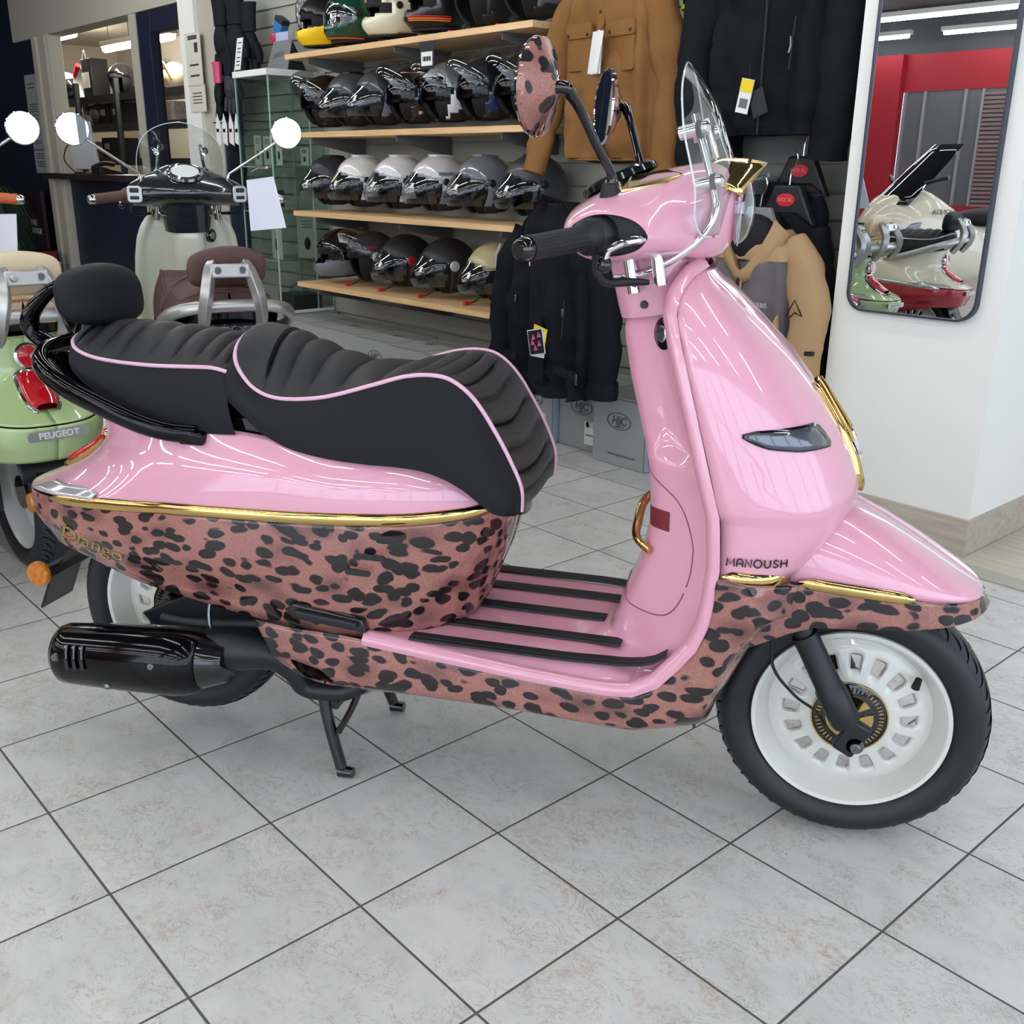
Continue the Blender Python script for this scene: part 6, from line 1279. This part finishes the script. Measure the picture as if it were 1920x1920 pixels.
for i, (x, z, c, l_) in enumerate(((180, 1.18, (120, 84, 66), 'brown patterned box on the third rack shelf'), (190, .8, (150, 116, 92), 'tan box low on the back-room rack'), (306, 1.53, (160, 120, 92), 'tan box on the rack seen through the door opening'), (338, 1.53, (150, 150, 146), 'grey wrapped box on the rack seen through the door opening'))):
    k = onr('cardboard_box', l_, 'box', x, z, 3.2); mo('box_body', box((.3, .3, .2), (0, 0, .1)), mat('card_%d' % i, c, .7, noise=(30, (200, 180, 160))), k, bevel=.004); mo('box_tape', box((.05, .302, .002), (0, 0, .2)), M_CARD, k, smooth=False)
k = onr('beige_bag', 'beige cloth bag on the rack seen through the door opening', 'bag', 330, 1.82); mo('bag_cloth', ball((0, 0, .13), (.15, .12, .14), 18, 12), M_CRL, k); mo('bag_strap', tube([(-.1, -.08, .1), (0, -.11, .26), (.1, -.08, .1)], .014, 8, k=4), M_BRNG, k)
k = thing('red_post', 'dark red steel post in the back room', 'post', tuple(R3(PV(105, 130, 2.4)[0], 2.4, 0)), ANG); mo('post_beam', box((.12, .1, 2.6), (0, 0, 1.3)), mat('dark_red_steel', (112, 40, 38), .6), k, smooth=False); mo('post_plate', box((.05, .02, .1), (0, -.06, 1.72)), M_PW, k, smooth=False)
# gloves and caps hanging on the navy strip
def glove(lbl, x, y, v, rz=0, m=M_BFAB2, s=1., cuffm=None, grp=None):
    P = PV(x, y, v); k = thing('glove', lbl, 'glove', tuple(R3(P[0], v, P[2])), ANG+rz, grp); k.scale = (s, s, s)
    mo('glove_hand', ball((0, 0, -.12), (.055, .028, .075), 18, 12), m, k)
    for i in range(4): mo('finger', tube([(-.04+.027*i, 0, -.17), (-.046+.031*i, -.006, -.22), (-.045+.031*i, -.012, -.262+.014*abs(i-1.5))], [.016, .0145, .011], 10, k=3), m, k)
    mo('thumb', tube([(.045, 0, -.11), (.075, -.01, -.15), (.08, -.015, -.185)], [.018, .016, .011], 10, k=3), m, k)
    mo('glove_cuff', tube([(0, 0, -.06), (0, 0, 0), (0, 0, .05)], [.045, .048, .056], 18, flat=(1, .5), k=3), cuffm or m, k)
    return k
for i, (x, y, v, s, l) in enumerate(((412, 20, 1.86, 1.5, 'black fluffy cuff glove at the top left of the navy strip'), (440, 14, 1.80, 1.6, 'black glove with pale top hanging left of the slat wall'), (463, 30, 1.84, 1.5, 'black glove hanging nearest the brake disc'))): glove(l, x, y, v, .1*i, M_BFAB2, s, None, 'black gloves hanging at the end of the slat wall')
glove('dark patterned glove with white lettering below the black gloves', 432, 118, 1.82, .3, mat('camo_textile', (52, 54, 66), .7, noise=(60, (22, 24, 30))), 1.2, M_BFAB3)
glove('black glove with pink edge hanging low on the navy strip', 408, 135, 1.8, -.3, M_BFAB2, 1.15, cmat('pink_edge', (206, 84, 120)))
glove('black glove hanging below the white card clips', 440, 262, 1.75, .2, M_BFAB, 1.2)
glove('black glove on the back panel beside the cabinet, low', 425, 170, 1.86, .0, M_BFAB3, 1.1)
for i, x in enumerate((408, 420, 432, 443)):
    P = PV(x, 235, 1.62); k = thing('price_clip', 'white price clip on the wire below the gloves, %s from the left' % ('first', 'second', 'third', 'fourth')[i], 'tag', tuple(R3(P[0], 1.62, P[2])), ANG, 'white price clips'); mo('clip_card', prism([(-.03, -.1), (.03, -.12), (.035, .0), (0, .07), (-.025, .0)], .003, lambda a, b, h: (a, h, b), 0), mat('white_label'), k, smooth=False); mo('clip_print', box((.03, .001, .02), (0, -.002, -.03)), BLP, k, smooth=False)
P = PV(425, 228, 1.63); k = thing('wire_rail', 'thin wire rail carrying the white price clips', 'rail', tuple(R3(P[0], 1.64, P[2])), ANG); mo('wire', tube([(-.2, 0, .0), (0, 0, -.01), (.2, 0, .0)], .004, 6), M_STL, k); mo('wire_arm', tube([(.19, 0, 0), (.19, .34, 0)], .004, 6), M_STL, k)
# script lettering on the tail of the pink scooter
P0 = side_pt(.9, .62, .003)
def on_side(x, z):
    best = min((abs(side_pt(p, v, .004)[0]-x)+abs(side_pt(p, v, .004)[2]-z), p, v) for p in np.linspace(.4, 1.6, 25) for v in np.linspace(.3, 1, 15)); return side_pt(best[1], best[2], .004)
a_, b_ = on_side(-1.49, .475), on_side(-1.37, .452)
tx = text('side_script', 'Django', .047, M_GLD, root, tuple((a_+b_)/2+A([0, -.002, 0])), tuple(b_-a_), (0, -.35, 1), .0012, shear=.35, off=-.0003, sx=1.15)
for x, z in ((-.80, .545), (-.833, .511), (-.862, .479)):
    p0 = A([x, -.2095, z]); mo('side_vent', tf(prism(rrect(.048, .0105, .005), .0042, lambda a, b, h: (a, -h, b)), loc=p0), M_BLK, root)
mo('footrest_recess', prism([(-1.015, .387), (-.995, .400), (-.86, .386), (-.852, .360), (-.995, .370)], -.2085, lambda a, b, h: (a, h, b), -.19), M_BLK, root, bevel=.003)
mo('passenger_footrest', tf(box((.125, .014, .014), (0, 0, 0)), loc=(-.93, -.211, .380), ry=.07), M_BLS, root, bevel=.004)
